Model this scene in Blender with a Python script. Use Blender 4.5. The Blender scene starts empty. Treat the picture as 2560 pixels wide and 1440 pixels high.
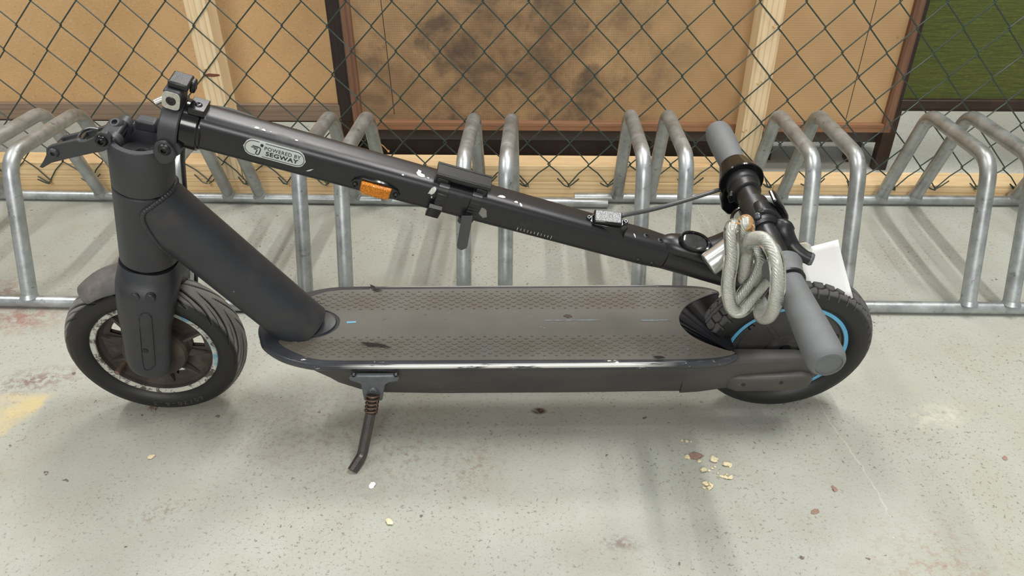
import bpy, bmesh, math, random
from mathutils import Vector, Matrix, Euler, noise
random.seed(7)
PI = math.pi
SC = bpy.context.scene
COL = SC.collection

# ------------------------------------------------------------------ camera
F_PX, PITCH, YAW, ROLL, CAM_H = 1959.416, 0.582911, 0.0279932, -0.0049181, 0.819
def cam_axes():
    fw = Vector((0, math.cos(PITCH), -math.sin(PITCH))); up = Vector((0, math.sin(PITCH), math.cos(PITCH))); rt = Vector((1, 0, 0))
    R = Matrix.Rotation(YAW, 3, 'Z')
    fw, up, rt = R @ fw, R @ up, R @ rt
    return math.cos(ROLL) * rt + math.sin(ROLL) * up, -math.sin(ROLL) * rt + math.cos(ROLL) * up, fw
RT, UPV, FW = cam_axes()
CAM = Vector((0, 0, CAM_H))
cd = bpy.data.cameras.new('camera'); co = bpy.data.objects.new('camera', cd); COL.objects.link(co)
cd.sensor_width = 36; cd.lens = F_PX / 2560 * 36; cd.clip_start = 0.02
M3 = Matrix((RT, UPV, -FW)).transposed()
co.matrix_world = Matrix.Translation(CAM) @ M3.to_4x4()
SC.camera = co

# ------------------------------------------------------------------ light
w = bpy.data.worlds.new('world'); SC.world = w; w.use_nodes = True
bg = w.node_tree.nodes['Background']; bg.inputs[0].default_value = (1.0, 1.0, .985, 1); bg.inputs[1].default_value = 0.33
def area(name, loc, target, sx, sy, power, color=(1, .96, .9)):
    l = bpy.data.lights.new(name, 'AREA'); l.shape = 'RECTANGLE'; l.size = sx; l.size_y = sy; l.energy = power; l.color = color
    o = bpy.data.objects.new(name, l); COL.objects.link(o); o.location = loc
    o.rotation_euler = (Vector(target) - Vector(loc)).to_track_quat('-Z', 'Y').to_euler()
    return o
# fluorescent tubes running along the aisle over the rack (narrow, so the hoops throw crisp streaks), other lamps, and one soft fill behind the camera
LC_ = (1, .99, .955)
area('ceiling_or_fill_lamp', (0.95, 1.1, 3.1), (0.95, 1.1, 0), .06, 1.5, 46, LC_)
area('ceiling_or_fill_lamp', (1.35, 1.1, 3.1), (1.35, 1.1, 0), .06, 1.5, 26, LC_)
area('ceiling_or_fill_lamp', (-1.9, 1.1, 3.1), (-1.9, 1.1, 0), .08, 1.5, 42, LC_)
area('ceiling_or_fill_lamp', (0.0, 0.0, 3.2), (0.0, 0.0, 0), 2.2, .14, 8, LC_)
area('ceiling_or_fill_lamp', (-0.1, -2.8, 2.3), (-0.1, 1.7, 0.35), 1.8, 1.0, 84, LC_)  # added fill light, brightens the upright boards and beams
area('ceiling_or_fill_lamp', (0.0, 3.1, 3.2), (0.0, 1.0, 0), 1.0, .6, 50, LC_)
SC.view_settings.view_transform = 'Standard'; SC.view_settings.look = 'None'
SC.view_settings.exposure = 0.08; SC.view_settings.gamma = 1.0
try: SC.view_settings.use_curve_mapping = False
except Exception: pass

# ------------------------------------------------------------------ helpers
def lin(c):
    return tuple((x / 255 / 12.92) if x / 255 <= .04045 else ((x / 255 + .055) / 1.055) ** 2.4 for x in c)
def ray(x, y):
    d = FW + (x - 1280) / F_PX * RT - (y - 720) / F_PX * UPV
    return d.normalized()
PS, TH = math.radians(1.7), math.radians(8.6)
ROOT = Vector((.368, .943, 0.0))
def frame(psi, th):
    ax = Vector((math.cos(psi), math.sin(psi), 0)); n0 = Vector((math.sin(psi), -math.cos(psi), 0)); z = Vector((0, 0, 1))
    return ax, z * math.cos(th) + n0 * math.sin(th), n0 * math.cos(th) - z * math.sin(th)
AX, UP, NN = frame(PS, TH)
def V(s, h, t=0.0): return Vector((s, -t, h))           # scooter frame: along, height, towards the kickstand side
def P(x, y, t=0.0):
    """point of the scooter's plane t seen at photo position x, y (scooter frame)"""
    d = ray(x, y); o = ROOT + NN * t; k = ((o - CAM).dot(NN)) / d.dot(NN); q = CAM + d * k - ROOT
    return V(q.dot(AX), q.dot(UP), t)
def FL(x, y, z=0.0):
    d = ray(x, y); k = (z - CAM_H) / d.z; return CAM + d * k
def ATY(x, y, Y):
    d = ray(x, y); return CAM + d * (Y / d.y)

class G:
    def __init__(s): s.v = []; s.f = []
    def add(s, v, f):
        n = len(s.v); s.v += [tuple(p) for p in v]; s.f += [tuple(i + n for i in q) for q in f]; return s
    def rings(s, rings, closed=False, cap=True, wrap=True):
        m = len(rings[0]); n = len(rings); v = [p for r in rings for p in r]; f = []
        for i in range(n if closed else n - 1):
            a, b = i * m, ((i + 1) % n) * m
            for j in range(m if wrap else m - 1):
                k = (j + 1) % m; f.append((a + j, a + k, b + k, b + j))
        if cap and not closed:
            f.append(tuple(reversed(range(m)))); f.append(tuple((n - 1) * m + j for j in range(m)))
        return s.add(v, f)
    def tube(s, pts, r, seg=16, closed=False, cap=True, sx=1.0, up=None, mod=None):
        pts = [Vector(p) for p in pts]; n = len(pts)
        rr = r if isinstance(r, (list, tuple)) else [r] * n
        T = []
        for i in range(n):
            a = pts[(i - 1) % n] if (closed or i > 0) else pts[i]; b = pts[(i + 1) % n] if (closed or i < n - 1) else pts[i]
            T.append((b - a).normalized())
        u = Vector(up) if up else (Vector((0, 0, 1)) if abs(T[0].z) < .9 else Vector((1, 0, 0)))
        u = (u - T[0] * u.dot(T[0])).normalized(); R = []; L = 0
        for i in range(n):
            u = (u - T[i] * u.dot(T[i])).normalized(); w_ = T[i].cross(u)
            if i: L += (pts[i] - pts[i - 1]).length
            R.append([pts[i] + (u * math.cos(2 * PI * j / seg) * sx + w_ * math.sin(2 * PI * j / seg)) * rr[i] * (mod(2 * PI * j / seg, L) if mod else 1) for j in range(seg)])
        return s.rings(R, closed, cap)
    def lathe(s, prof, o, axis, seg=32, ref=None, cap=True, sx=1.0):
        axis = Vector(axis).normalized(); o = Vector(o)
        u = Vector(ref) if ref else (Vector((0, 0, 1)) if abs(axis.z) < .9 else Vector((1, 0, 0)))
        u = (u - axis * u.dot(axis)).normalized(); w_ = axis.cross(u)
        return s.rings([[o + axis * a + (u * math.cos(2 * PI * j / seg) * sx + w_ * math.sin(2 * PI * j / seg)) * r for j in range(seg)] for a, r in prof], False, cap)
    def box(s, c, d, rot=None):
        c = Vector(c); v = [Vector((x * d[0] / 2, y * d[1] / 2, z * d[2] / 2)) for z in (-1, 1) for y in (-1, 1) for x in (-1, 1)]
        if rot is not None: v = [rot @ p for p in v]
        return s.add([c + p for p in v], [(0, 2, 3, 1), (4, 5, 7, 6), (0, 1, 5, 4), (2, 6, 7, 3), (0, 4, 6, 2), (1, 3, 7, 5)])
    def box2(s, a, b): return s.box([(a[i] + b[i]) / 2 for i in range(3)], [abs(b[i] - a[i]) for i in range(3)])
    def prism(s, pts, off):
        pts = [Vector(p) for p in pts]; off = Vector(off); n = len(pts)
        v = pts + [p + off for p in pts]; f = [tuple(range(n)), tuple(reversed(range(n, 2 * n)))]
        f += [(i, (i + 1) % n, n + (i + 1) % n, n + i) for i in range(n)]
        return s.add(v, f)
def catmull(p, n=8, closed=False):
    p = [Vector(q) for q in p]; m = len(p); out = []
    for i in range(m if closed else m - 1):
        if closed: a, b, c, d = p[(i - 1) % m], p[i], p[(i + 1) % m], p[(i + 2) % m]
        else: a, b, c, d = p[max(i - 1, 0)], p[i], p[i + 1], p[min(i + 2, m - 1)]
        for k in range(n):
            t = k / n
            out.append(.5 * ((2 * b) + (c - a) * t + (2 * a - 5 * b + 4 * c - d) * t * t + (3 * b - a - 3 * c + d) * t ** 3))
    if not closed: out.append(p[-1])
    return out
def fillet(pts, r, n=8):
    pts = [Vector(p) for p in pts]; out = [pts[0]]
    for i in range(1, len(pts) - 1):
        a, b, c = pts[i - 1], pts[i], pts[i + 1]; u = (a - b).normalized(); w_ = (c - b).normalized()
        ang = u.angle(w_); d = min(r / math.tan(ang / 2), (a - b).length * .48, (c - b).length * .48)
        p, q = b + u * d, b + w_ * d
        for k in range(n + 1):
            t = k / n; out.append((1 - t) ** 2 * p + 2 * t * (1 - t) * b + t * t * q)
    out.append(pts[-1]); return out
def obj(name, g, m, parent=None, bevel=0, ang=35, seg=2, subsurf=0, fix=True):
    me = bpy.data.meshes.new(name); me.from_pydata(g.v, [], g.f)
    bm = bmesh.new(); bm.from_mesh(me)
    if fix: bmesh.ops.recalc_face_normals(bm, faces=bm.faces)
    for f in bm.faces: f.smooth = True
    if ang < 180:
        for e in bm.edges:
            if len(e.link_faces) == 2 and e.calc_face_angle(0) > math.radians(ang): e.smooth = False
    bm.to_mesh(me); bm.free()
    me.materials.append(m)
    o = bpy.data.objects.new(name, me); COL.objects.link(o)
    if parent: o.parent = parent
    if bevel:
        b = o.modifiers.new('bevel', 'BEVEL'); b.width = bevel; b.segments = seg; b.limit_method = 'ANGLE'; b.angle_limit = math.radians(40)
    if subsurf:
        q = o.modifiers.new('sub', 'SUBSURF'); q.levels = subsurf; q.render_levels = subsurf
    return o
def thing(name, label, cat, loc=(0, 0, 0), rot=(0, 0, 0), group=None):
    o = bpy.data.objects.new(name, None); COL.objects.link(o); o.location = loc; o.rotation_euler = rot; o.empty_display_size = .05
    return tag(o, label, cat, group)
def tag(o, label, cat, group=None):
    o['label'] = label; o['category'] = cat
    if group: o['group'] = group
    return o

# ------------------------------------------------------------------ materials
class N:
    def __init__(s, name):
        s.m = bpy.data.materials.new(name); s.m.use_nodes = True; s.t = s.m.node_tree; s.b = s.t.nodes['Principled BSDF']
    def n(s, k, **kw):
        q = s.t.nodes.new(k)
        for a, b in kw.items():
            if a.startswith('i_'):
                key = a[2:]; key = int(key) if key.isdigit() else key.replace('_', ' ')
                q.inputs[key].default_value = b
            else: setattr(q, a, b)
        return q
    def l(s, a, b): s.t.links.new(a, b)
    def coord(s, scale=(1, 1, 1), loc=(0, 0, 0), rot=(0, 0, 0), kind='Object'):
        t = s.n('ShaderNodeTexCoord'); mp = s.n('ShaderNodeMapping'); s.l(t.outputs[kind], mp.inputs[0])
        mp.inputs['Scale'].default_value = scale; mp.inputs['Location'].default_value = loc; mp.inputs['Rotation'].default_value = rot
        return mp.outputs[0]
    def noise(s, vec, scale, detail=4, rough=.55, dist=0):
        q = s.n('ShaderNodeTexNoise'); q.inputs['Scale'].default_value = scale; q.inputs['Detail'].default_value = detail
        q.inputs['Roughness'].default_value = rough; q.inputs['Distortion'].default_value = dist; s.l(vec, q.inputs['Vector']); return q.outputs['Fac']
    def ramp(s, f, a, b, va=0., vb=1.):
        q = s.n('ShaderNodeMapRange'); q.inputs['From Min'].default_value = a; q.inputs['From Max'].default_value = b
        q.inputs['To Min'].default_value = va; q.inputs['To Max'].default_value = vb; q.clamp = True; s.l(f, q.inputs['Value']); return q.outputs[0]
    def math(s, op, a, b=None):
        q = s.n('ShaderNodeMath', operation=op)
        for i, x in enumerate((a, b)):
            if x is None: continue
            if isinstance(x, (int, float)): q.inputs[i].default_value = x
            else: s.l(x, q.inputs[i])
        return q.outputs[0]
    def mix(s, f, a, b, mode='MIX'):
        q = s.n('ShaderNodeMix', data_type='RGBA', blend_type=mode)
        for sock, x in ((q.inputs[0], f), (q.inputs[6], a), (q.inputs[7], b)):
            if isinstance(x, (int, float)): sock.default_value = x
            elif isinstance(x, (tuple, list)): sock.default_value = (*x[:3], 1)
            else: s.l(x, sock)
        return q.outputs[2]
    def bump(s, h, strength=.3, dist=.002):
        q = s.n('ShaderNodeBump'); q.inputs['Strength'].default_value = strength; q.inputs['Distance'].default_value = dist
        s.l(h, q.inputs['Height']); s.l(q.outputs[0], s.b.inputs['Normal']); return q
    def out(s, color=None, rough=.5, metal=0., spec=None):
        for k, x in (('Base Color', color), ('Roughness', rough), ('Metallic', metal), ('Specular IOR Level', spec)):
            if x is None: continue
            if isinstance(x, (int, float)): s.b.inputs[k].default_value = x
            elif isinstance(x, tuple): s.b.inputs[k].default_value = (*x[:3], 1)
            else: s.l(x, s.b.inputs[k])
        return s.m
def plain(name, rgb, rough=.5, metal=0., var=.12, scale=40, bump=0., bscale=400, dirt=None, dlo=.5, dhi=.7, dscale=14, spec=None, fleck=None):
    q = N(name); c = q.coord(); col = lin(rgb)
    f = q.noise(c, scale, 5)
    a = tuple(x * (1 - var) for x in col); b = tuple(min(1, x * (1 + var)) for x in col)
    cc = q.mix(q.ramp(f, .3, .7), a, b)
    r = rough
    if dirt:
        d = q.ramp(q.noise(c, dscale, 8, .65), dlo, dhi); cc = q.mix(d, cc, lin(dirt)); r = q.ramp(d, 0, 1, rough, min(1, rough + .3))
    if fleck: cc = q.mix(q.ramp(q.noise(q.coord(scale=(1, 1, .55)), fleck[0], 7, .7, .8), fleck[1], fleck[1] + .02, 0, .8), cc, lin((150, 146, 138)))
    if bump: q.bump(q.noise(c, bscale, 3), bump, .001)
    return q.out(cc, r, metal, spec)

M = {}
M['frame'] = plain('graphite_paint', (43, 45, 49), .42, 0, .1, 30, .12, 900, (62, 57, 53), .54, .78, 13, None, (52, .69))
M['head'] = plain('graphite_metal', (50, 51, 54), .44, 0, .08, 60, .15, 700, (120, 112, 98), .66, .85, 30)
M['stem'] = plain('matte_black_paint', (25, 25, 28), .33, 0, .1, 25, .1, 1400, (66, 63, 62), .62, .85, 16, None, (70, .72))
M['black'] = plain('black_plastic', (25, 25, 27), .36, 0, .15, 60, .15, 900)
M['gloss'] = plain('glossy_black', (18, 18, 19), .16, 0, .1, 60)
M['rubber_grip'] = plain('grey_grip_rubber', (98, 101, 102), .6, 0, .07, 45, .25, 1500, (92, 88, 80), .6, .8, 20)
M['steel'] = plain('dark_steel', (86, 88, 92), .3, .9, .15, 200)
M['chrome'] = plain('polished_steel', (226, 227, 224), .22, .85, .04, 80)
M['kick'] = plain('bare_steel_bar', (84, 80, 79), .34, .7, .18, 60, .2, 500, (96, 62, 48), .55, .75, 60)
M['bracket'] = plain('worn_grey_bracket', (98, 102, 106), .42, .4, .15, 90, .2, 500, (150, 150, 148), .66, .72, 120)
M['spring'] = plain('rusty_spring', (104, 84, 70), .45, .6, .2, 200)
M['brown_rim'] = plain('dusty_brown_rim', (66, 57, 52), .85, 0, .25, 26, .4, 500, (104, 93, 84), .5, .75, 18)
M['hub'] = plain('grey_hub_motor', (66, 65, 65), .6, 0, .12, 40, .25, 500, (98, 88, 80), .5, .75, 20)
M['blue'] = plain('blue_stripe', (98, 168, 205), .45, 0, .06, 60, 0, 400, (120, 120, 118), .66, .75, 90)
M['orange'] = plain('amber_lens', (240, 140, 18), .2, 0, .12, 300)
M['paper'] = plain('white_paper', (243, 244, 244), .7, 0, .01, 8)
M['decal'] = plain('silver_decal', (190, 196, 194), .32, .25, .05, 60)
M['ink'] = plain('black_ink', (26, 26, 28), .4)
M['chip'] = plain('bare_metal_chip', (196, 196, 190), .5, .2, .2, 500)
M['greychip'] = plain('worn_grey_patch', (118, 118, 114), .7, 0, .15, 300)
M['tape'] = plain('brown_twine', (196, 152, 104), .8, 0, .2, 300, .5, 900)
M['green_wire'] = plain('green_pvc_wire', (46, 62, 56), .38, 0, .12, 60)
M['brass'] = plain('brass_staple', (190, 160, 90), .35, .8)
M['dark_wood'] = plain('dark_stained_wood', (52, 38, 32), .4, 0, .3, 30)
M['skirt'] = plain('dark_lacquered_board', (84, 76, 74), .3, 0, .2, 10)
M['cablegrey'] = plain('grey_cable_sheath', (74, 76, 76), .45)

def tire_mat(name, tread, side):
    q = N(name); c = q.coord(); sp = q.n('ShaderNodeSeparateXYZ'); q.l(c, sp.inputs[0])
    r = q.math('SQRT', q.math('ADD', q.math('MULTIPLY', sp.outputs[0], sp.outputs[0]), q.math('MULTIPLY', sp.outputs[2], sp.outputs[2])))
    nz = q.noise(c, 60, 6, .7)
    f = q.ramp(q.math('ADD', r, q.math('MULTIPLY', nz, .0022)), .1165, .1190)
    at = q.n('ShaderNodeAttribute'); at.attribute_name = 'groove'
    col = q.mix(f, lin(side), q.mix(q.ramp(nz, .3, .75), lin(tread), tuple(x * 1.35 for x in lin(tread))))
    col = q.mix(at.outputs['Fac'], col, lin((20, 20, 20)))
    q.bump(q.noise(c, 900, 2), .2, .0006)
    return q.out(col, q.ramp(f, 0, 1, .5, .8), 0)
M['tire_front'] = tire_mat('front_tyre_rubber', (112, 110, 106), (24, 24, 25))
M['tire_rear'] = tire_mat('rear_tyre_rubber', (74, 73, 72), (25, 25, 26))

def scraped():
    q = N('scraped_rim_lip'); c = q.coord()
    n1 = q.noise(c, 55, 8, .75, .6); n2 = q.noise(c, 14, 3)
    col = q.mix(q.ramp(n1, .45, .51), lin((84, 78, 72)), lin((190, 190, 180)))
    col = q.mix(q.math('MULTIPLY', q.ramp(n2, .56, .62), q.ramp(n1, .5, .56)), col, lin((104, 150, 168)))
    q.bump(n1, .6, .001)
    return q.out(col, .6, 0)
M['lip'] = scraped()

def galv():
    q = N('galvanised_pipe'); c = q.coord(); n1 = q.noise(c, 26, 6, .6); v = q.n('ShaderNodeTexVoronoi'); v.inputs['Scale'].default_value = 110; q.l(c, v.inputs['Vector'])
    col = q.mix(q.ramp(n1, .25, .75), lin((138, 142, 142)), lin((192, 197, 198)))
    col = q.mix(q.ramp(v.outputs['Color'], 0, 1, 0, .25), col, lin((205, 210, 210)))
    n2 = q.noise(c, 70, 8, .7); col = q.mix(q.ramp(n2, .60, .68, 0, .65), col, lin((84, 86, 84)))
    n3 = q.noise(c, 6, 4); col = q.mix(q.ramp(n3, .5, .75, 0, .5), col, lin((128, 124, 116)))
    q.bump(n2, .25, .001)
    return q.out(col, q.ramp(n1, .3, .7, .30, .48), .72)
M['galv'] = galv()

def wood(name, a, b, grain_axis='x', dark=(150, 104, 60), knots=True):
    q = N(name)
    sc = {'x': (1.2, 22, 22), 'z': (22, 22, 1.2), 'y': (22, 1.2, 22)}[grain_axis]
    c = q.coord(scale=sc); n1 = q.noise(c, 2.2, 6, .6, 1.2); n2 = q.noise(q.coord(scale=tuple(x * 4 for x in sc)), 3, 3, .6)
    col = q.mix(q.ramp(n1, .3, .7), lin(a), lin(b))
    wv = q.n('ShaderNodeTexWave'); wv.inputs['Scale'].default_value = 1.1; wv.inputs['Distortion'].default_value = 7; wv.inputs['Detail'].default_value = 3; wv.inputs['Detail Scale'].default_value = .6
    wv.bands_direction = 'Z' if grain_axis != 'z' else 'X'; q.l(c, wv.inputs['Vector'])
    col = q.mix(q.ramp(wv.outputs['Fac'], .7, 1, 0, .38), col, lin(dark))
    col = q.mix(q.ramp(n2, .55, .8, 0, .3), col, lin(dark))
    q.bump(n2, .15, .001)
    return q.out(col, .55, 0)
M['pine'] = wood('pine_beam_wood', (240, 212, 166), (226, 192, 142), 'x', (178, 134, 86))
M['pine_v'] = wood('pine_post_wood', (238, 218, 180), (224, 196, 152), 'z', (186, 140, 96))
M['walnut'] = wood('walnut_trim', (156, 116, 86), (126, 88, 62), 'x', (86, 58, 42))
M['walnut_v'] = wood('walnut_trim_upright', (134, 96, 72), (104, 72, 54), 'z', (62, 40, 32))
M['greytrim'] = wood('grey_brown_trim', (146, 128, 110), (130, 112, 95), 'x', (104, 88, 74))
M['dark_v'] = wood('dark_brown_stile', (50, 36, 32), (38, 28, 26), 'z', (22, 16, 14))

def cork():
    q = N('cork_board'); c = q.coord()
    col = q.mix(q.ramp(q.noise(c, 3, 4), .35, .65), lin((190, 154, 108)), lin((208, 172, 126)))
    n = q.noise(q.coord(scale=(1, 1, 1.6)), 130, 4, .7); col = q.mix(q.ramp(n, .58, .68, 0, .55), col, lin((150, 108, 66)))
    n2 = q.noise(c, 210, 3, .6); col = q.mix(q.ramp(n2, .58, .7, 0, .5), col, lin((222, 186, 136)))
    q.bump(n, .4, .0015); return q.out(col, .85, 0)
M['cork'] = cork()
def hardboard():
    q = N('stained_hardboard'); c = q.coord()
    wx = q.n('ShaderNodeTexWave', bands_direction='X'); wx.inputs['Scale'].default_value = 62; q.l(c, wx.inputs[0]); wz = q.n('ShaderNodeTexWave', bands_direction='Z'); wz.inputs['Scale'].default_value = 62; q.l(c, wz.inputs[0])
    col = q.mix(q.ramp(q.noise(c, 2.2, 4), .35, .65), lin((178, 144, 102)), lin((196, 162, 116)))
    wv = q.math('MULTIPLY', wx.outputs['Fac'], wz.outputs['Fac'])
    n = q.noise(c, 5, 8, .68)
    sp = q.n('ShaderNodeSeparateXYZ'); q.l(c, sp.inputs[0])
    # damp stain: centred left of the middle, low on the board
    d = q.n('ShaderNodeVectorMath', operation='DISTANCE'); mp = q.coord(scale=(1, 0, 1.25)); q.l(mp, d.inputs[0]); d.inputs[1].default_value = (-.27, 0, .25 * 1.25)
    near = q.ramp(d.outputs['Value'], .14, .50, 1, 0)
    st = q.math('MULTIPLY', near, q.ramp(n, .32, .56)); col = q.mix(q.math('MULTIPLY', st, .9), col, lin((108, 84, 62)))
    n5 = q.noise(c, 9, 6, .6, .3); col = q.mix(q.math('MULTIPLY', q.math('MULTIPLY', near, q.ramp(n5, .50, .64)), .9), col, lin((74, 62, 54)))
    n3 = q.noise(c, 28, 5, .6); col = q.mix(q.ramp(n3, .66, .76, 0, .55), col, lin((96, 72, 52)))
    col = q.mix(q.math('MULTIPLY', wv, q.math('ADD', .07, q.math('MULTIPLY', near, .25))), col, lin((96, 72, 46)))
    q.bump(wv, .25, .0008); return q.out(col, .7, 0)
M['hardboard'] = hardboard()
def greenfab():
    q = N('green_woven_fabric'); c = q.coord(scale=(9, 1, 170)); n = q.noise(c, 1.6, 5, .7, .4)
    col = q.mix(q.ramp(n, .35, .65), lin((66, 74, 30)), lin((94, 102, 44)))
    n2 = q.noise(q.coord(scale=(40, 1, 420)), 1.5, 3, .6); col = q.mix(q.ramp(n2, .55, .7, 0, .6), col, lin((124, 134, 50)))
    col = q.mix(q.ramp(q.noise(q.coord(), 900, 2), .4, .7, 0, .4), col, lin((36, 52, 16)))
    q.bump(n, .5, .001); return q.out(col, .85, 0)
M['greenfab'] = greenfab()

def matte_deck():
    q = N('dusty_deck_rubber'); c = q.coord(); sp = q.n('ShaderNodeSeparateXYZ'); q.l(c, sp.inputs[0])
    col = q.mix(q.ramp(q.noise(c, 9, 5), .35, .65), lin((86, 84, 78)), lin((97, 94, 88)))
    ay = q.math('ABSOLUTE', q.math('ADD', sp.outputs[1], .003)); band = q.math('MULTIPLY', q.ramp(ay, .026, .034), q.ramp(ay, .058, .068, 1, 0))
    n = q.noise(c, 16, 7, .65)
    col = q.mix(q.math('MULTIPLY', q.math('MULTIPLY', band, q.ramp(n, .38, .62)), .75), col, lin((86, 78, 66)))
    n2 = q.noise(c, 120, 6, .7); col = q.mix(q.ramp(n2, .64, .72, 0, .5), col, lin((140, 134, 126)))
    n3 = q.noise(c, 42, 6, .7); col = q.mix(q.ramp(n3, .67, .73, 0, .7), col, lin((66, 58, 52)))
    q.bump(q.noise(c, 1200, 2), .2, .0006); return q.out(col, .66, 0, .3)
M['mat'] = matte_deck()
def deckside():
    q = N('dirty_deck_body'); c = q.coord()
    col = q.mix(q.ramp(q.noise(q.coord(scale=(.4, 1, 1)), 16, 6, .65), .35, .65), lin((52, 51, 51)), lin((70, 66, 62)))
    n = q.noise(q.coord(scale=(.3, 1, 1.3)), 60, 8, .75, 1); col = q.mix(q.ramp(n, .63, .69, 0, .5), col, lin((128, 118, 106)))
    q.bump(n, .1, .001); return q.out(col, .5, 0)
M['deckside'] = deckside()
def deckedge():
    q = N('scuffed_deck_edge'); c = q.coord(); sp = q.n('ShaderNodeSeparateXYZ'); q.l(c, sp.inputs[0])
    n = q.noise(q.coord(scale=(.35, 1, 1)), 70, 8, .75, .5); n2 = q.noise(q.coord(scale=(.12, 1, 1)), 60, 6, .7)
    col = q.mix(q.ramp(q.noise(c, 22, 4), .35, .65), lin((50, 52, 57)), lin((62, 64, 69)))
    chip = q.math('MULTIPLY', q.ramp(n, .62, .65), q.ramp(q.math('ABSOLUTE', sp.outputs[1]), .062, .068))
    # rubbed paint along the long side's upper shoulder, its bright highlight painted in
    zz = q.math('MULTIPLY', q.ramp(sp.outputs[2], .1575, .1588), q.ramp(sp.outputs[2], .1624, .1630, 1, 0))
    xx = q.math('MULTIPLY', q.ramp(sp.outputs[0], -.63, -.54), q.ramp(sp.outputs[0], -.24, -.17, 1, 0))
    rub_glint = q.math('MULTIPLY', q.math('MULTIPLY', zz, xx), q.ramp(n2, .40, .46))
    chip = q.math('MAXIMUM', chip, rub_glint); col = q.mix(chip, col, lin((222, 222, 216)))
    return q.out(col, .22, q.math('MULTIPLY', rub_glint, .6))
M['deckedge'] = deckedge()

def lens(name, rgb):
    q = N(name); c = q.coord(rot=(0, 0, 0)); v = q.n('ShaderNodeTexVoronoi'); v.inputs['Scale'].default_value = 560; q.l(c, v.inputs['Vector'])
    col = q.mix(q.ramp(v.outputs['Distance'], .1, .6), lin(rgb), tuple(x * .45 for x in lin(rgb)))
    q.bump(v.outputs['Distance'], .45, .001)
    return q.out(col, .12, 0)
M['orange'] = lens('amber_reflector_lens', (250, 150, 20)); M['whitelens'] = lens('clear_reflector_lens', (176, 178, 178))
def glass():
    q = N('clear_plastic_sheath'); q.b.inputs['Transmission Weight'].default_value = 1; q.b.inputs['IOR'].default_value = 1.35
    return q.out((.985, .975, .93), .03, 0)
M['sheath'] = glass()
q_ = N('braided_steel'); c_ = q_.coord(); M['braid'] = q_.out(q_.mix(q_.ramp(q_.noise(c_, 500, 3), .3, .7), lin((206, 210, 206)), lin((244, 247, 242))), .32, .35)
M['lens_dark'] = plain('headlight_lens', (58, 59, 58), .1, .2, .3, 60)

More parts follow.
